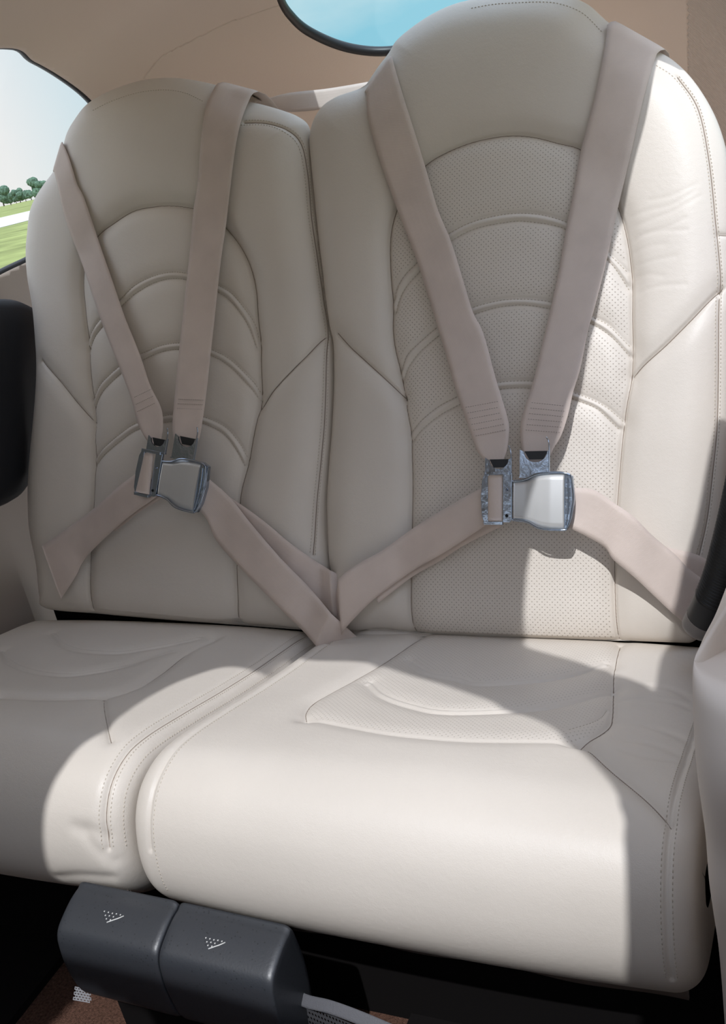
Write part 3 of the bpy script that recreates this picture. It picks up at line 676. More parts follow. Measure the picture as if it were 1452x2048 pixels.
# window seals and panes
def window(nm, poly, rad, gm, label_mat='black', clipx=None):
    px = poly if clipx is None else [p for p in poly if clipx(p)]
    P = shell_line(px, 0.004); P = smooth(P[::3], 0.01, True)
    V, F = tube(np.vstack([P, P[:1]]), rad, 10, False)
    root = bpy.data.objects.new(nm, None); col.objects.link(root); root['kind'] = 'structure'
    mesh('window_seal', V, F, M['black'], root)
    c = P.mean(0); V = np.vstack([[c], P - 0.0]); n = len(P)
    # pane bulges with the shell: fan of rings
    rings = [c + (P - c) * k for k in (0.25, 0.5, 0.75, 1.0)]
    nrm = c - np.array([0, 0.1, 0.2]); nrm /= np.linalg.norm(nrm)
    rings = [r + nrm * 0.03 * (1 - k * k) for r, k in zip(rings, (0.25, 0.5, 0.75, 1.0))]
    V = np.vstack([[c + nrm * 0.03]] + rings)
    F = [(0, 1 + i, 1 + (i + 1) % n) for i in range(n)]
    for r in range(3):
        o = 1 + r * n
        F += [(o + i, o + n + i, o + n + (i + 1) % n, o + (i + 1) % n) for i in range(n)]
    mesh('window_pane', V, F, M[gm], root)
window('window_1', winLp, 0.0078, 'glass')
window('window_2', winRp, 0.0085, 'tint')
# lining seam: a thin shadow gap with welt
P = shell_line(seam_px[::4], 0.0008)
V, F = tube(smooth(P, 0.01), 0.0022, 8); o = mesh('trim_1', V, F, M['panel']); o['kind'] = 'structure'
P = shell_line([(1424,-40),(1430,-10),(1436,15),(1444,48),(1456,84),(1475,120)], 0.004)
V, F = tube(smooth(P, 0.01), 0.007, 10); o = mesh('trim_8', V, F, M['black']); o['kind'] = 'structure'
P = shell_line([(1387, y) for y in range(-80, 360, 20)], 0.0035)
V, F = tube(smooth(P, 0.01), 0.0050, 8); o = mesh('trim_9', V, F, M['headliner']); o['kind'] = 'structure'
# small round hole plug in the lining
hp = shell_line([(244, 113)], 0.0)[0]; nn = np.array([0, 0.1, 0.2]) - hp; nn /= np.linalg.norm(nn)
V, F = tube([hp - nn * 0.004, hp + nn * 0.0015, hp + nn * 0.0025], [0.0075, 0.0075, 0.004], 20)
plug = mesh('screw_plug', V, F, M['black']); tag(plug, 'small black round plug in the beige headliner above the left seat', 'plug')

# the gull-wing door, unseen, placed over the doorway to block stray sun
a_ = 0.75; cx_, cz_ = 0.838, 1.075
V, F = box((cx_, -1.05, cz_), (0.54, 1.10, 0.045), ((math.cos(a_), 0, math.sin(a_)), (0, 1, 0), (-math.sin(a_), 0, math.cos(a_))))
o = mesh('door_blocker_1', V, F, M['panel'], smooth_=False); bevel(o, 0.015, 3); o['kind'] = 'structure'
# floor
V, F = box((0.0, -0.78, -0.335), (1.24, 1.9, 0.03)); o = mesh('floor', V, F, M['carpet'], smooth_=False); o['kind'] = 'structure'

V, F = box((0.0, 0.135, -0.17), (1.24, 0.02, 0.33)); o = mesh('trim_3', V, F, M['base_shade'], smooth_=False); o['kind'] = 'structure'
V, F = box((0.0, 0.70, 0.45), (1.0, 0.50, 0.03)); o = mesh('trim_bounce_5', V, F, M['headliner'], smooth_=False); o['kind'] = 'structure'  # unseen shelf, added to bounce sunlight onto the rear wall
V, F = box((0.0, -1.70, 0.03), (1.30, 0.03, 1.44)); o = mesh('wall_front_blocker', V, F, M['blackpad'], smooth_=False); o['kind'] = 'structure'  # unseen wall, added to block ambient light from the front
V, F = box((-0.66, -0.8, -0.15), (0.03, 1.8, 0.55)); o = mesh('trim_4', V, F, M['panel'], smooth_=False); o['kind'] = 'structure'

for nm, xa, xb in (('trim_shade_6', 0.20, 0.62), ('trim_shade_7', -0.62, -0.30)):  # near-black sheets over the carpet, standing in for footwell shade
    V, F = box(((xa + xb) / 2, -0.65, -0.314), (xb - xa, 1.0, 0.012)); o = mesh(nm, V, F, M['base_shade'], smooth_=False); o['kind'] = 'structure'

# near-side jamb: padded trim at the aft edge of the open door
sil = np.array([onplane([p], (1, 0, 0), 0.565)[0] for p in ((1452,1176),(1430,1232),(1408,1275),(1397,1300),(1388,1320),(1385,1360),(1386,1400),(1388,1450),(1391,1500),(1396,1550),(1403,1600),(1411,1660),(1418,1750),(1427,1815),(1436,1875),(1443,1950),(1450,2048),(1456,2130))])
sil = smooth(sil, 0.012)
sil = np.vstack([sil[:1] + np.array([0, 0.06 * k, 0.0]) for k in (5, 4, 3, 2, 1)] + [sil, sil[-1:] + np.array([[0, 0.01, -0.12]])])
rows = []
for p in sil:
    y, z = p[1], p[2]; sec = []
    sec.append((0.590, y + 0.12, z)); sec.append((0.575, y + 0.05, z)); 
    for a in np.linspace(-0.3, math.pi / 2, 12):
        sec.append((0.565 + 0.030 - 0.030 * math.cos(a), y - 0.030 * math.sin(a), z + 0.0))
    sec += [(0.63, y - 0.036, z), (0.68, y - 0.044, z), (0.74, y - 0.040, z), (0.76, y - 0.02, z), (0.76, y + 0.12, z)]
    rows.append(sec)
R_ = np.array(rows); nsec = R_.shape[1]
o = mesh('trim_2', R_.reshape(-1, 3), gridfaces(len(R_), nsec, wrap=True), M['jamb']); o['kind'] = 'structure'

# black padded armrest panel on the far wall
arm_px = [(-90,600),(-20,598),(20,599),(45,606),(62,618),(74,645),(82,700),(84,770),(80,840),(72,900),(58,950),(40,985),(15,1006),(-30,1022),(-90,1030)]
pts = np.array([onplane([p], (1, 0, 0), -0.592)[0] for p in arm_px]); pts = smooth(pts, 0.012, True)
cen = pts.mean(0); rings = []
for k, off in ((1.0, -0.03), (1.0, 0.0), (0.97, 0.012), (0.9, 0.020), (0.75, 0.027), (0.5, 0.031), (0.2, 0.033)):
    rings.append(cen + (pts - cen) * k + np.array([off, 0, 0]))
V = np.vstack(rings + [[cen + np.array([0.033, 0, 0])]]); n = len(pts)
F = [tuple(f) for f in gridfaces(len(rings), n, wrap=True)] + [((len(rings) - 1) * n + i, (len(rings) - 1) * n + (i + 1) % n, len(rings) * n) for i in range(n)]
o = mesh('armrest_pad', V, F, M['blackpad']); tag(o, 'black padded armrest panel on the side wall below the window', 'armrest')

# ------------------------------------------------------------------ harnesses
def ribbon(BK, lpx, rpx, lift, name, parent, thick=0.0016, n=90, nu=9, tail=None, head=None, wdth=0.048, sag=0.0, mt='web'):
    """strap lofted between its two traced edges, at the given distances off the backrest"""
    l = resample(smooth(lpx, 6), n); r = resample(smooth(rpx, 6), n)
    lf = np.interp(np.linspace(0, 1, n), np.linspace(0, 1, len(lift)), lift)
    rows = []
    mid = (l + r) / 2
    for i in range(n):
        u = np.linspace(0, 1, nu)[:, None]; p = l[i] * (1 - u) + r[i] * u
        rows.append(p)
    px = np.vstack(rows); P = BK.cast(px, np.repeat(lf, nu)).reshape(n, nu, 3)
    # a strap is taut: smooth the hollows of the seams out along its length
    D = rays(px).reshape(n, nu, 3)
    off = (P @ NB); k = np.hanning(15); k /= k.sum()
    offs = np.stack([np.convolve(np.pad(off[:, j], 7, mode='edge'), k, 'valid') for j in range(nu)], 1)
    wm = 0.5 * np.clip(np.linspace(0, 1, n) / 0.2, 0, 1)[:, None]; offs = (1 - wm) * offs + wm * offs.mean(1, keepdims=True)
    t = (offs - CAM @ NB) / (D @ NB); P = CAM + D * t[..., None]
    if head is not None: P = np.concatenate([head(P), P], 0)
    if tail is not None: P = np.concatenate([P, tail(P[-1])], 0)
    return strip(P, name, parent, thick, wdth, mt)
def strip(P, name, parent, thick=0.0016, wdth=0.048, mt='web'):
    n, nu = P.shape[:2]
    du = np.gradient(P, axis=1); dv = np.gradient(P, axis=0); Nn = np.cross(du, dv); Nn /= np.linalg.norm(Nn, axis=2)[..., None] + 1e-12
    e = np.ones(nu); e[0] = e[-1] = 0.25
    T = P + Nn * (thick / 2) * e[None, :, None]; Bt = P - Nn * (thick / 2) * e[None, :, None]
    loop = np.concatenate([T, Bt[:, ::-1]], 1)
    s = np.r_[0, np.cumsum(np.linalg.norm(np.diff(P[:, nu // 2], axis=0), axis=1))]
    u = np.linspace(0, wdth, nu); uu = np.r_[u, u[::-1]]
    UV = np.stack([np.tile(uu, (n, 1)), np.tile(s[:, None], (1, 2 * nu))], -1).reshape(-1, 2)
    c = 2 * nu; F = [tuple(f) for f in gridfaces(n, c, wrap=True)] + [tuple(range(c)), tuple(range((n - 1) * c, n * c))[::-1]]
    o = mesh(name, loop.reshape(-1, 3), F, M[mt], parent, uv=UV)
    return o
def over_top(back=0.085):
    """rows that carry a strap over the edge of the backrest and down behind it"""
    def f(P):
        row = P[0]; r = row[-1] - row[0]; o = np.cross(NB, r); o /= np.linalg.norm(o)
        if o @ (P[8].mean(0) - row.mean(0)) > 0: o = -o
        return np.array([row + o * x - NB * y for x, y in ((-0.015, back + 0.02), (0.006, back), (0.013, 0.055), (0.015, 0.032), (0.012, 0.014), (0.006, 0.004))])
    return f
harL = empty('seat_harness', (-0.22, -0.05, 0.1), 'taupe four point harness buckled across the smaller smooth left seat, its buckle tilted', 'harness')
harR = empty('seat_harness', (0.33, -0.05, 0.1), 'taupe four point harness buckled across the perforated right seat, its buckle half in sun', 'harness')
S = {}
S['LL'] = ribbon(BL, [(108,342),(115,370),(131,440),(165,530),(200,635),(225,700),(260,790),(275,845),(288,872),(300,890)],
       [(125,284),(139,318),(155,370),(168,395),(200,490),(226,565),(250,635),(280,710),(300,770),(322,815),(326,850),(322,880)], [.006, .006, .008, .012, .018, .028, .036], 'shoulder_strap', harL, head=over_top())
S['LR'] = ribbon(BL, [(430,173),(412,213),(402,280),(395,370),(387,420),(380,500),(369,600),(357,715),(347,820),(345,858),(350,890),(362,903)],
       [(502,192),(492,215),(480,250),(470,300),(460,380),(452,450),(442,520),(432,610),(422,700),(412,790),(402,860),(395,885),(380,903)], [.012, .008, .008, .012, .018, .028, .038], 'shoulder_strap', harL, head=over_top())
S['RL'] = ribbon(BR, [(733,186),(736,235),(756,310),(791,410),(826,500),(851,575),(886,690),(913,785),(941,865),(955,903),(972,921),(986,928)],
       [(784,114),(801,175),(831,270),(848,325),(876,420),(901,480),(926,560),(946,625),(966,665),(991,755),(1016,840),(1017,875),(1013,903),(1004,926)], [.006, .006, .008, .012, .018, .030, .040], 'shoulder_strap', harR, head=over_top())
S['RR'] = ribbon(BR, [(1214,50),(1211,85),(1196,165),(1178,240),(1161,305),(1146,390),(1131,465),(1116,550),(1098,630),(1086,680),(1066,765),(1046,825),(1040,862),(1044,900),(1050,922),(1062,930)],
       [(1314,107),(1306,130),(1286,200),(1261,310),(1236,415),(1211,530),(1188,620),(1176,660),(1161,735),(1146,785),(1136,830),(1122,872),(1108,895),(1098,915),(1084,929)], [.006, .007, .008, .010, .016, .028, .040], 'shoulder_strap', harR, head=over_top())
# stitch blocks sewn near the ends of the shoulder straps
def strap_stitches(BK, quad, lift, parent, rowsn=4):
    q = np.array(quad, float); parts = []
    for k in np.linspace(0.0, 1.0, rowsn):
        a = q[0] * (1 - k) + q[3] * k; b = q[1] * (1 - k) + q[2] * k
        P = BK.cast([a * (1 - t) + b * t for t in np.linspace(0, 1, 12)], lift)
        parts.append(dashes(P, np.tile(NB, (12, 1)), step=0.0032, ln=0.0022, wd=0.0009))
    V, F = join(parts); mesh('bar_tack', V, F, M['webstitch'], parent)
strap_stitches(BR, [(930,815),(995,803),(1010,860),(950,872)], .0365, S['RL'], 6)
strap_stitches(BR, [(1062,805),(1130,812),(1120,865),(1050,860)], .0365, S['RR'], 6)
strap_stitches(BL, [(268,795),(303,778),(314,820),(276,838)], .031, S['LL'], 4)
strap_stitches(BL, [(356,798),(406,800),(402,828),(352,826)], .031, S['LR'], 4)

# lap belts
def belt(BK, top, bot, lift, parent, name='lap_belt', tail=None, mt='web'):
    return ribbon(BK, top, bot, lift, name, parent, n=70, nu=9, tail=tail, mt=mt)
def sink(v): 
    return lambda row: np.array([row + np.array(v) * k for k in (0.35, 0.7, 1.0)])
# left seat, left side: comes off the buckle, folds under near the seat edge
belt(BL, [(292,935),(275,945),(235,975),(190,1015),(130,1060),(84,1092)], [(318,988),(310,996),(250,1040),(176,1110),(150,1155),(122,1198)], [.040, .034, .022, .014, .012], harL, tail=None)
belt(BL, [(300,960),(280,985),(240,1020),(200,1060)], [(325,985),(322,998),(282,1022),(232,1062)], [.036, .028, .018, .010], harL, 'belt_tail')
# left seat, right side: two layers running down between the seats
belt(BL, [(402,945),(415,955),(460,995),(500,1045),(560,1115),(610,1166),(640,1200),(663,1228)], [(398,1018),(415,1042),(432,1080),(470,1125),(525,1181),(575,1232),(606,1262),(632,1292)], [.036, .030, .024, .024, .028, .034, .040], harL, tail=sink((0.02, 0.03, -0.06)))
belt(BL, [(440,975),(460,994),(505,1025),(540,1052),(575,1082),(618,1113),(661,1141)], [(430,1010),(455,1045),(490,1085),(540,1132),(590,1180),(630,1210),(668,1235)], [.020, .014, .010, .012, .014], harL, 'belt_tail', tail=sink((0.02, 0.06, -0.06)))
# right seat, left side
belt(BR, [(968,976),(955,980),(876,1025),(821,1060),(766,1100),(726,1122),(695,1142),(677,1158)], [(975,1046),(966,1054),(926,1081),(880,1110),(826,1141),(756,1192),(720,1225),(684,1264)], [.040, .034, .022, .018, .022, .030], harR, tail=sink((-0.03, 0.03, -0.05)))
belt(BR, [(940,1010),(900,1040),(840,1080),(780,1115),(730,1150)], [(1003,1053),(980,1064),(926,1092),(880,1122),(824,1154),(757,1206)], [.028, .018, .010, .010, .014], harR, 'belt_tail')
# right seat, right side
belt(BR, [(1135,974),(1160,976),(1191,981),(1231,1008),(1266,1032),(1304,1070),(1348,1107),(1377,1137),(1408,1160)], [(1128,1055),(1143,1058),(1206,1092),(1226,1119),(1269,1155),(1304,1188),(1339,1221),(1362,1241),(1385,1265)], [.040, .042, .046, .038, .026, .020, .016], harR, tail=sink((0.03, 0.03, -0.03)))
belt(BR, [(1232,1022),(1275,1050),(1320,1088),(1350,1098),(1391,1108),(1424,1125)], [(1225,1090),(1270,1130),(1310,1160),(1345,1190),(1380,1215),(1400,1230)], [.018, .012, .010, .008, .006], harR, 'belt_tail', tail=sink((0.03, 0.03, -0.03)))

# the loose webbing behind the seats, from the left harness up to the bulkhead anchor
def free_strip(cl, w0, updir, name, parent):
    cl = np.asarray(cl, float); P = []
    for i in range(len(cl)):
        t = cl[min(i + 1, len(cl) - 1)] - cl[max(i - 1, 0)]; t /= np.linalg.norm(t)
        u = np.asarray(updir[i] if isinstance(updir, list) else updir, float); u = u - t * (u @ t); u /= np.linalg.norm(u)
        P.append([cl[i] + u * w0 * k for k in np.linspace(-0.5, 0.5, 7)])
    return strip(np.array(P), name, parent)
a0 = onplane([(490,196)], (0, 1, 0), 0.385)[0]; a1 = onplane([(515,211)], (0, 1, 0), 0.44)[0]; a2 = onplane([(545,208)], (0, 1, 0), 0.46)[0]; a3 = onplane([(640,199)], (0, 1, 0), 0.50)[0]; a4 = onplane([(745,182)], (0, 1, 0), 0.54)[0]; a5 = onplane([(860,160)], (0, 1, 0), 0.58)[0]
cl_ = smooth([a1, a2, a3, a4, a5], 0.01)
ups = [np.array([0, -0.9 + 1.2 * min(1, i / 12.0), 0.25 + 0.75 * min(1, i / 12.0)]) for i in range(len(cl_))]
free_strip(cl_, 0.030, ups, 'anchor_strap', harL)
# folded end of the shoulder strap on top of the backrest
f0 = onplane([(455,178)], (0, 1, 0), 0.36)[0]; f1 = onplane([(482,188)], (0, 1, 0), 0.375)[0]; f2 = onplane([(503,192)], (0, 1, 0), 0.385)[0]; f3 = onplane([(516,208)], (0, 1, 0), 0.43)[0]
free_strip(smooth([f1, f2, f3], 0.006), 0.026, [np.array([-0.2, -0.8, 0.5])] * 400, 'strap_fold', harL)

# ---- buckles, built life size in their own frame (u right, v up, w out)
def frame_at(BK, pxl, pxr, lift, tilt=0.0):
    a, b = BK.cast([pxl, pxr], lift); c = (a + b) / 2; u = b - a; wlen = np.linalg.norm(u); u /= wlen
    n = NB - u * (NB @ u); n /= np.linalg.norm(n); v = np.cross(n, u)
    return c, u, v, n, wlen
def pl(fr, k, pts):
    c, u, v, n = fr[:4]; P = np.asarray(pts, float) * k
    return c + P[:, 0:1] * u + P[:, 1:2] * v + P[:, 2:3] * n
def prism(fr, k, outline, w0, w1, taper=1.0):
    n = len(outline); o = np.array(outline, float); cc = o.mean(0)
    A = np.c_[o, np.full(n, w0)]; B = np.c_[cc + (o - cc) * taper, np.full(n, w1)]
    V = pl(fr, k, np.vstack([A, B])); F = [tuple(range(n))[::-1], tuple(range(n, 2 * n))] + [(i, (i + 1) % n, n + (i + 1) % n, n + i) for i in range(n)]
    return V, F
def rail(fr, k, pts, r): return tube(pl(fr, k, smooth(pts, 1.0)), r * k, 10)
def plate_with_notch(fr, k, u0, u1, v0, v1, nc, nr, w0, th):
    """flat steel plate with a round-bottomed slot open at the top for the webbing loop"""
    top = v1; pts = [(u0, v0), (u1, v0), (u1, top)]
    ang = np.linspace(0, -math.pi, 14)
    pts += [(nc + nr * math.cos(a), top - 3.0 + (nr * 0.9) * math.sin(a)) for a in ang]
    pts += [(u0, top)]
    n = len(pts); V = pl(fr, k, [(x, y, w0) for x, y in pts] + [(x, y, w0 + th) for x, y in pts])
    import mathutils
    tri = mathutils.geometry.tessellate_polygon([[Vector((x, y, 0)) for x, y in pts]])
    F = [tuple(t) for t in tri] + [tuple(i + n for i in t)[::-1] for t in tri] + [(i, (i + 1) % n, n + (i + 1) % n, n + i) for i in range(n)]
    return V, F
def make_buckle(fr, k, parent, label, hookL, hookR, roll_taper=(1.0, 1.0)):
    """all lengths in mm, cover centred on the frame origin"""
    root = bpy.data.objects.new('buckle', None); col.objects.link(root); root.parent = parent
    loc = fr[0] - parent_loc(parent); root.location = Vector(loc)
    bpy.context.view_layer.update()
    body = [(-36, 25), (-20, 27), (-8, 31), (4, 34), (26, 34), (35, 30), (37, 2), (34, -20), (29, -33), (10, -33), (-2, -31.5), (-9, -29), (-16, -25.5), (-36, -23.5)]
    V, F = join([prism(fr, k, body, -8, -0.5), prism(fr, k, [(7, 32.5), (26, 33), (34, 29), (36, 2), (32.5, -22), (28.5, -33.6), (8, -33.6)], -0.5, 3.9)]); o = mesh('buckle_body', V, F, M['chrome'], root, smooth_=False); bevel(o, 0.0008)
    # face plate swells outward towards the lift lip
    us = np.linspace(-35, 27, 32); rows = []
    for u in us:
        t = np.interp(u, [-36, -20, -8, 4, 27], [23.5, 26, 31, 33, 33]); b = np.interp(u, [-36, -16, -2, 10, 27], [-21.5, -24.5, -30.6, -32.6, -32.8])
        wz = np.interp(u, [-36, -20, -5, 10, 27], [1.0, 1.2, 3.2, 5.0, 5.2])
        rows.append([(u, b, -1)] + [(u, b + (t - b) * q, wz + 1.2 * math.sin(math.pi * q)) for q in np.linspace(0, 1, 9)] + [(u, t, -1)])
    R2 = np.array(rows); V = pl(fr, k, R2.reshape(-1, 3)); nc2 = R2.shape[1]
    F = [tuple(f) for f in gridfaces(len(us), nc2)] + [tuple(range(nc2)), tuple(range((len(us) - 1) * nc2, len(us) * nc2))[::-1]]
    o = mesh('buckle_cover', V, F, M['satin'], root)
    # side rails
    V1, F1 = rail(fr, k, [(-36, 24, 1), (-28, 25, 1.6), (-18, 27, 3), (-8, 31.5, 5), (4, 33.5, 6), (24, 33.5, 6), (34, 30.5, 5)], 1.35)
    V2, F2 = rail(fr, k, [(-36, -22, 1), (-28, -22.5, 1.6), (-16, -25, 3), (-4, -31, 5), (8, -33, 6), (22, -33.4, 6), (29, -33, 5)], 1.35)
    V3, F3 = rail(fr, k, [(34, 30.5, 4), (36.5, 16, 4), (37.2, 2, 4), (35.5, -14, 4), (32, -27, 4), (29, -33, 4)], 1.0)
    V4, F4 = rail(fr, k, [(30.5, 27, 4.5), (31.5, 0, 4.5), (28.5, -29, 4.5)], 0.8)
    V, F = join([(V1, F1), (V2, F2), (V3, F3), (V4, F4)]); mesh('buckle_rail', V, F, M['chrome'], root)
    # adjuster frame with the rolled webbing
    parts = [prism(fr, k, [(-74, 26), (-71, 33), (-66, 33), (-66, -25), (-71, -25), (-74, -18), (-75.5, 4)], -3, 2),
             prism(fr, k, [(-48, 34), (-37, 34), (-37, -22), (-40, -25), (-48, -25)], -3, 1.5),
             prism(fr, k, [(-71, 36), (-40, 36), (-40, 32), (-71, 32)], -3, 3), prism(fr, k, [(-72, -24), (-48, -24), (-48, -28), (-71, -28)], -3, 3.5)]
    V, F = join(parts); o = mesh('adjuster_frame', V, F, M['chrome'], root, smooth_=False); bevel(o, 0.0005, 2)
    for vy, hole in ((14, 1.5), (-17, 1.9)):
        V, F = tube(pl(fr, k, [(-43, vy, 1.2), (-43, vy, 2.2), (-43, vy, 2.5)]), [hole * k, hole * k, hole * k * .6], 14)
        mesh('rivet', V, F, M['chrome' if vy > 0 else 'black'], root)
    rr = []
    for q in np.linspace(0, 1, 14):
        vv = 31 - 54 * q; hw = 8.6 * (roll_taper[0] * (1 - q) + roll_taper[1] * q); hz = 5.5
        rr.append([(-57 + hw * math.cos(a), vv, 4 + hz * math.sin(a)) for a in np.linspace(0, 2 * math.pi, 20, endpoint=False)])
    RR = np.array(rr); V = pl(fr, k, RR.reshape(-1, 3)); F = [tuple(f) for f in gridfaces(14, 20, wrap=True)] + [tuple(range(20)), tuple(range(13 * 20, 14 * 20))[::-1]]
    uvr = np.stack([RR.reshape(-1, 3)[:, 0] * .001, RR.reshape(-1, 3)[:, 1] * .001], -1)
    mesh('webbing_roll', V, F, M['web'], root, uv=uvr)
    for h in (hookL, hookR):
        V1, F1 = plate_with_notch(fr, k, *h, -2.5, 2.0)
        V2, F2 = prism(fr, k, [(h[0], h[2]), (h[1], h[2]), (h[1], h[2] + 1.6), (h[0], h[2] + 1.6)], -3, 2.2)
        V3, F3 = rail(fr, k, [(h[1] - .4, h[2], 1), (h[1] - .4, h[3] + 4, 1), (h[1] - 4, h[3] + 14, -1)], 0.8)
        V, F = join([(V1, F1), (V2, F2), (V3, F3)]); o = mesh('strap_hook', V, F, M['chrome'], root, smooth_=False)
        V, F = prism(fr, k, [(h[4] - h[5] - .5, h[3] - 2), (h[4] + h[5] + .5, h[3] - 2), (h[4] + h[5] * .6, h[3] - 12), (h[4] - h[5] * .6, h[3] - 12)], -5.5, -4.0)
        mesh('slot_backing', V, F, M['black'], root, smooth_=False)
    if label: root['label'] = label
    return root
frR = frame_at(BR, (1025, 1003), (1147, 1003), 0.052)
print('buckle width', frR[4])
make_buckle(frR, frR[4] / 73.0, harR, None, (-71, -38, 34, 53, -54, 12), (-28, 8, 28, 62, -9, 14))
frL = frame_at(BL, (319, 958), (410, 978), 0.044)
print('buckle width', frL[4])
make_buckle(frL, frL[4] / 73.0, harL, None, (-66, -34, 34, 55, -50, 11), (-24, 12, 31, 64, -5, 13), (0.75, 1.25))

# ------------------------------------------------------------------ black ribbed tube between seat and near wall
tp = [onplane([p], (0, 1, 0), y)[0] for p, y in (((1498,960),-0.10),((1482,1030),-0.09),((1464,1100),-0.08),((1446,1160),-0.07),((1422,1215),-0.065),((1404,1250),-0.06),((1394,1272),-0.06))]
tp = smooth(tp, 0.0011); rad = 0.0215 + 0.0011 * np.sin(np.arange(len(tp)) * 2 * math.pi / 4)
s_ = np.linspace(0, 1, len(tp)); rad = np.where(s_ > 0.74, 0.0215, rad) * np.where(s_ > 0.93, np.sqrt(np.clip(1 - ((s_ - 0.93) / 0.072)**2, 0.02, 1)), 1)
cut = int(len(tp) * 0.86)
V, F = tube(tp[:cut + 1], rad[:cut + 1], 22); t_ = mesh('ribbed_tube', V, F, M['black']); tag(t_, 'black ribbed rubber tube with a smooth grey tip beside the right seat', 'tube')
V, F = tube(tp[cut:], rad[cut:], 22); mesh('end_cap', V, F, M['greycap'], t_)

# ------------------------------------------------------------------ black double box below the cushions
cons = empty('console_box', (0.035, -0.50, -0.32), 'charcoal plastic console box with two rounded lids below the sunlit cushion', 'console')
def lid(xa, xb, dz0, dz1):
    prof = smooth([(-0.470,-0.046),(-0.478,-0.0435),(-0.490,-0.045),(-0.502,-0.049),(-0.514,-0.0545),(-0.522,-0.060),(-0.527,-0.069),(-0.529,-0.082),(-0.530,-0.100),(-0.528,-0.125),(-0.524,-0.145),(-0.517,-0.154),(-0.50,-0.156),(-0.475,-0.155),(-0.465,-0.10)], 0.004, True)
    cen = prof.mean(0); rows = []
    R = 0.008
    for x, sc_ in [(xa, 0.80)] + [(xa + R * (1 - math.cos(a)), 1 - 0.07 * (1 - math.sin(a))) for a in np.linspace(0, math.pi / 2, 7)] + [(x, 1.0) for x in np.linspace(xa + 2 * R, xb - 2 * R, 6)] + [(xb - R * (1 - math.cos(a)), 1 - 0.07 * (1 - math.sin(a))) for a in np.linspace(math.pi / 2, 0, 7)] + [(xb, 0.80)]:
        q = cen + (prof - cen) * sc_
        rows.append(np.c_[np.full(len(q), x), q[:, 0], q[:, 1] + dz0 + (dz1 - dz0) * (x - xa) / (xb - xa)])
    Rr = np.array(rows); n = Rr.shape[1]
    F = [tuple(f) for f in gridfaces(len(Rr), n, wrap=True)] + [tuple(range(n))[::-1], tuple(range((len(Rr) - 1) * n, len(Rr) * n))]
    return Rr.reshape(-1, 3), F
for xa, xb, d0, d1 in ((-0.089, 0.038, 0.0, -0.004), (0.0395, 0.168, -0.004, -0.010)):
    V, F = lid(xa, xb, d0, d1); o = mesh('console_lid', V, F, M['plastic'], cons)
    bv = BVHTree.FromPolygons([Vector(v) for v in V], [tuple(int(i) for i in f) for f in F])
    sx, sy = (0, 0) if xa < 0 else (203, 53)
    def hit(p):
        r = bv.ray_cast(Vector(CAM), Vector(rays([(p[0] + sx, p[1] + sy)])[0]).normalized()); return (np.array(r[0]), np.array(r[1])) if r[0] is not None else None
    for p in ((209,1823),(217,1825),(225,1827),(233,1828),(241,1830),(211,1831),(219,1832),(227,1834),(213,1838),(221,1840)):
        r = hit(p)
        if r: V, F = box(r[0], (0.0012, 0.0012, 0.0010)); mesh('grip_mark', V, F, M['pale'], o, smooth_=False)
    r = [hit(p) for p in ((214,1845),(225,1841),(237,1837),(248,1832))]; r = [q[0] + q[1] * (0.0003 if q[1] @ (CAM - q[0]) > 0 else -0.0003) for q in r if q]
    V, F = tube(r, 0.0006, 6); mesh('grip_mark', V, F, M['pale'], o)
V, F = box((0.04, -0.478, -0.23), (0.21, 0.05, 0.19)); mesh('console_body', V, F, M['base_shade'], cons, smooth_=False)

# grey fabric tab standing behind the box
q = [onplane([p], (0, 1, 0), -0.468)[0] for p in ((306,1836),(326,1842),(322,1818),(318,1824))]
V = np.vstack([q, np.array(q) + np.array([0, 0.002, 0])]); F = [(0, 1, 2, 3), (7, 6, 5, 4), (0, 4, 5, 1), (1, 5, 6, 2), (2, 6, 7, 3), (3, 7, 4, 0)]
o = mesh('fabric_tab', V, F, M['greytag'], smooth_=False); tag(o, 'small pointed grey fabric tab sticking up behind the console box', 'tab')

# mesh pockets: perforated sheet with a bound edge
def net_sheet(c0, c1, c2, c3, nx, ny, name, parent):
    """quad sheet with round holes: ring of quads per cell"""
    c0, c1, c2, c3 = map(lambda p: np.asarray(p, float), (c0, c1, c2, c3)); V = []; F = []
    nrm = np.cross(c1 - c0, c3 - c0); nrm /= np.linalg.norm(nrm)
    def at(u, v): return c0 * (1 - u) * (1 - v) + c1 * u * (1 - v) + c2 * u * v + c3 * (1 - u) * v
    for j in range(ny):
        for i in range(nx):
            sh = 0.5 * (j % 2); o = len(V)
            sq = [(-.5, -.5), (0, -.5), (.5, -.5), (.5, 0), (.5, .5), (0, .5), (-.5, .5), (-.5, 0)]
            for (a, b) in sq: V.append(at((i + .5 + sh + a) / nx, (j + .5 + b) / ny))
            for (a, b) in sq:
                r = 0.34 / math.hypot(a, b); V.append(at((i + .5 + sh + a * r) / nx, (j + .5 + b * r) / ny))
            F += [(o + k, o + (k + 1) % 8, o + 8 + (k + 1) % 8, o + 8 + k) for k in range(8)]
    ob = mesh(name, V, F, M['net'], parent, smooth_=False); sm = ob.modifiers.new('t', 'SOLIDIFY'); sm.thickness = 0.0008
    return ob
pk = empty('mesh_pocket', (0.22, -0.5, -0.2), 'black perforated mesh pocket with grey bound edge right of the console box', 'pocket')
y0 = -0.47
E = [onplane([p], (0, 1, 0), y)[0] for p, y in (((575,1972),-.475),((590,1990),-.48),((615,2003),-.49),((660,2014),-.50),((720,2036),-.51),((790,2066),-.52),((860,2096),-.53))]
E = smooth(E, 0.006)
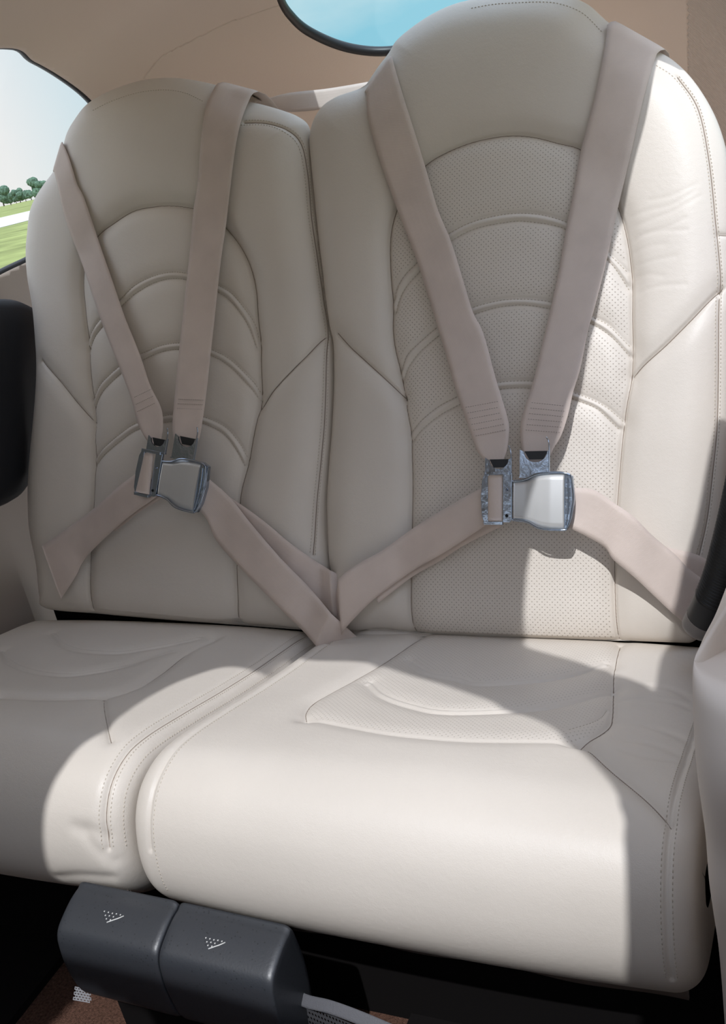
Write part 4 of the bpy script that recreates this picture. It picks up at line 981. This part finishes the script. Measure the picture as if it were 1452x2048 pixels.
free_strip(E, 0.012, [np.array([0.1, 0.75, 0.65])] * 400, 'bound_edge', pk).data.materials[0] = M['greytrim']
c0, c1 = E[2] + np.array([0, 0.0, -0.010]), E[-1] + np.array([0, 0.0, -0.012])
net_sheet(c0, c1, c1 + np.array([-0.02, -0.02, -0.10]), c0 + np.array([-0.01, -0.02, -0.11]), 40, 20, 'mesh_sheet', pk)
n0 = onplane([(150,1974)], (0, 1, 0), -0.47)[0]; n1 = onplane([(178,1980)], (0, 1, 0), -0.47)[0]; n2 = onplane([(180,2006)], (0, 1, 0), -0.49)[0]; n3 = onplane([(146,2000)], (0, 1, 0), -0.49)[0]
o = net_sheet(n0, n1, n2, n3, 5, 5, 'net_scrap', None); o.data.materials[0] = M['greytag']; tag(o, 'little scrap of grey netting below the left end of the console box', 'netting')

# ------------------------------------------------------------------ outside: field, runway, trees (the aircraft sits nose-high, so the field is canted in this frame)
d0 = rays([(0, 411)])[0]; d1 = rays([(67, 397)])[0]; gn = np.cross(d0, d1); gn /= np.linalg.norm(gn); gn = gn if gn[2] > 0 else -gn
g0 = np.array([0, 0, -1.15]); GC = gn @ g0
def ground_at(px): return onplane([px], gn, GC)[0]
ux = np.array([1.0, 0, 0]) - gn * gn[0]; ux /= np.linalg.norm(ux); uy = np.cross(gn, ux)
V = [g0 + ux * a * 1500 + uy * b * 1500 for a, b in ((-1, -1), (1, -1), (1, 1), (-1, 1))]
M['grass'] = mat('field_grass', (0.26, 0.30, 0.11), 0.9, spec=0.1, var=(0.35, .35))
M['concrete'] = mat('runway_concrete', (0.62, 0.61, 0.58), 0.85, spec=0.1)
M['apron'] = mat('apron_concrete', (0.48, 0.45, 0.41), 0.85, spec=0.1)
M['leaf'] = mat('tree_foliage', (0.10, 0.17, 0.12), 0.9, spec=0.1, var=(1.5, .5))
M['bark'] = mat('tree_bark', (0.12, 0.09, 0.07), 0.9)
o = mesh('ground_1', V, [(0, 1, 2, 3)], M['grass'], smooth_=False); o['kind'] = 'structure'
ra, rb = ground_at((0, 436)), ground_at((64, 421)); rc, rd = ground_at((60, 438)), ground_at((0, 457))
dA = (rb - ra) / np.linalg.norm(rb - ra); dB = (rc - rd) / np.linalg.norm(rc - rd)
V = np.array([ra - dA * 60, rb + dA * 140, rc + dA * 140, rd - dA * 60]) + gn * 0.03
V = np.vstack([V, V - gn * 0.1]); o = mesh('ground_2', V, [(0, 1, 2, 3), (7, 6, 5, 4), (0, 4, 5, 1), (1, 5, 6, 2), (2, 6, 7, 3), (3, 7, 4, 0)], M['concrete'], smooth_=False); o['kind'] = 'structure'
V = [g0 + gn * 0.02 + ux * a * 9 + uy * b * 9 for a, b in ((-1, -1), (1, -1), (1, 1), (-1, 1))]  # unseen apron, added to bounce sunlight up into the cabin
V = np.vstack([V, np.array(V) - gn * 0.1]); o = mesh('ground_3', V, [(0, 1, 2, 3), (7, 6, 5, 4), (0, 4, 5, 1), (1, 5, 6, 2), (2, 6, 7, 3), (3, 7, 4, 0)], M['apron'], smooth_=False); o['kind'] = 'structure'
print('runway dist', [round(float(np.linalg.norm(p - CAM)), 1) for p in (ra, rb, rc, rd)])
import bmesh
def tree(px, dist, hpx, label, seed):
    rnd_ = random.Random(seed); d = rays([px])[0]; d /= np.linalg.norm(d)
    base = CAM + d * dist; h = hpx / FOC * dist
    root = empty('tree', tuple(base), label, 'tree', 'trees along the far edge of the field')
    bm = bmesh.new()
    for k in range(11):
        r = h * rnd_.uniform(0.16, 0.27); c = Vector((rnd_.uniform(-.26, .26) * h, rnd_.uniform(-.2, .2) * h, h * rnd_.uniform(0.25, 0.82)))
        g = bmesh.ops.create_icosphere(bm, subdivisions=3, radius=r)
        for v in g['verts']:
            n_ = math.sin(v.co.x / r * 9 + k) * math.sin(v.co.y / r * 8 + 2 * k) * math.sin(v.co.z / r * 7)
            v.co = v.co * (1 + 0.16 * n_) + c
    me = bpy.data.meshes.new('crown'); bm.to_mesh(me); bm.free(); me.materials.append(M['leaf'])
    o = bpy.data.objects.new('crown', me); col.objects.link(o); o.parent = root
    V, F = tube([base + gn * (-0.2), base + gn * h * 0.4], [h * .04, h * .025], 8); mesh('trunk', V, F, M['bark'], root)
for i, (x, yb, hp_, D, lb) in enumerate((
        (8, 411, 33, 330, 'tall round green tree farthest left in the side window'), (-30, 420, 36, 330, 'green tree cut by the left edge of the picture'),
        (-75, 430, 40, 335, 'green tree beyond the left picture edge'),
        (22, 409, 20, 345, 'low green tree just right of the tall round tree'), (33, 406, 17, 350, 'short green tree in the middle of the window tree line'),
        (41, 404, 24, 335, 'narrow green tree rising out of the low tree line'), (52, 402, 18, 350, 'low green tree right of the narrow one'),
        (63, 399, 20, 345, 'low green tree close to the seat edge'), (80, 396, 36, 320, 'tall green tree half hidden behind the left seat'), (94, 393, 30, 330, 'green tree behind the left seat shoulder'))):
    tree((x, yb), D, hp_, lb, i)
print('done building')
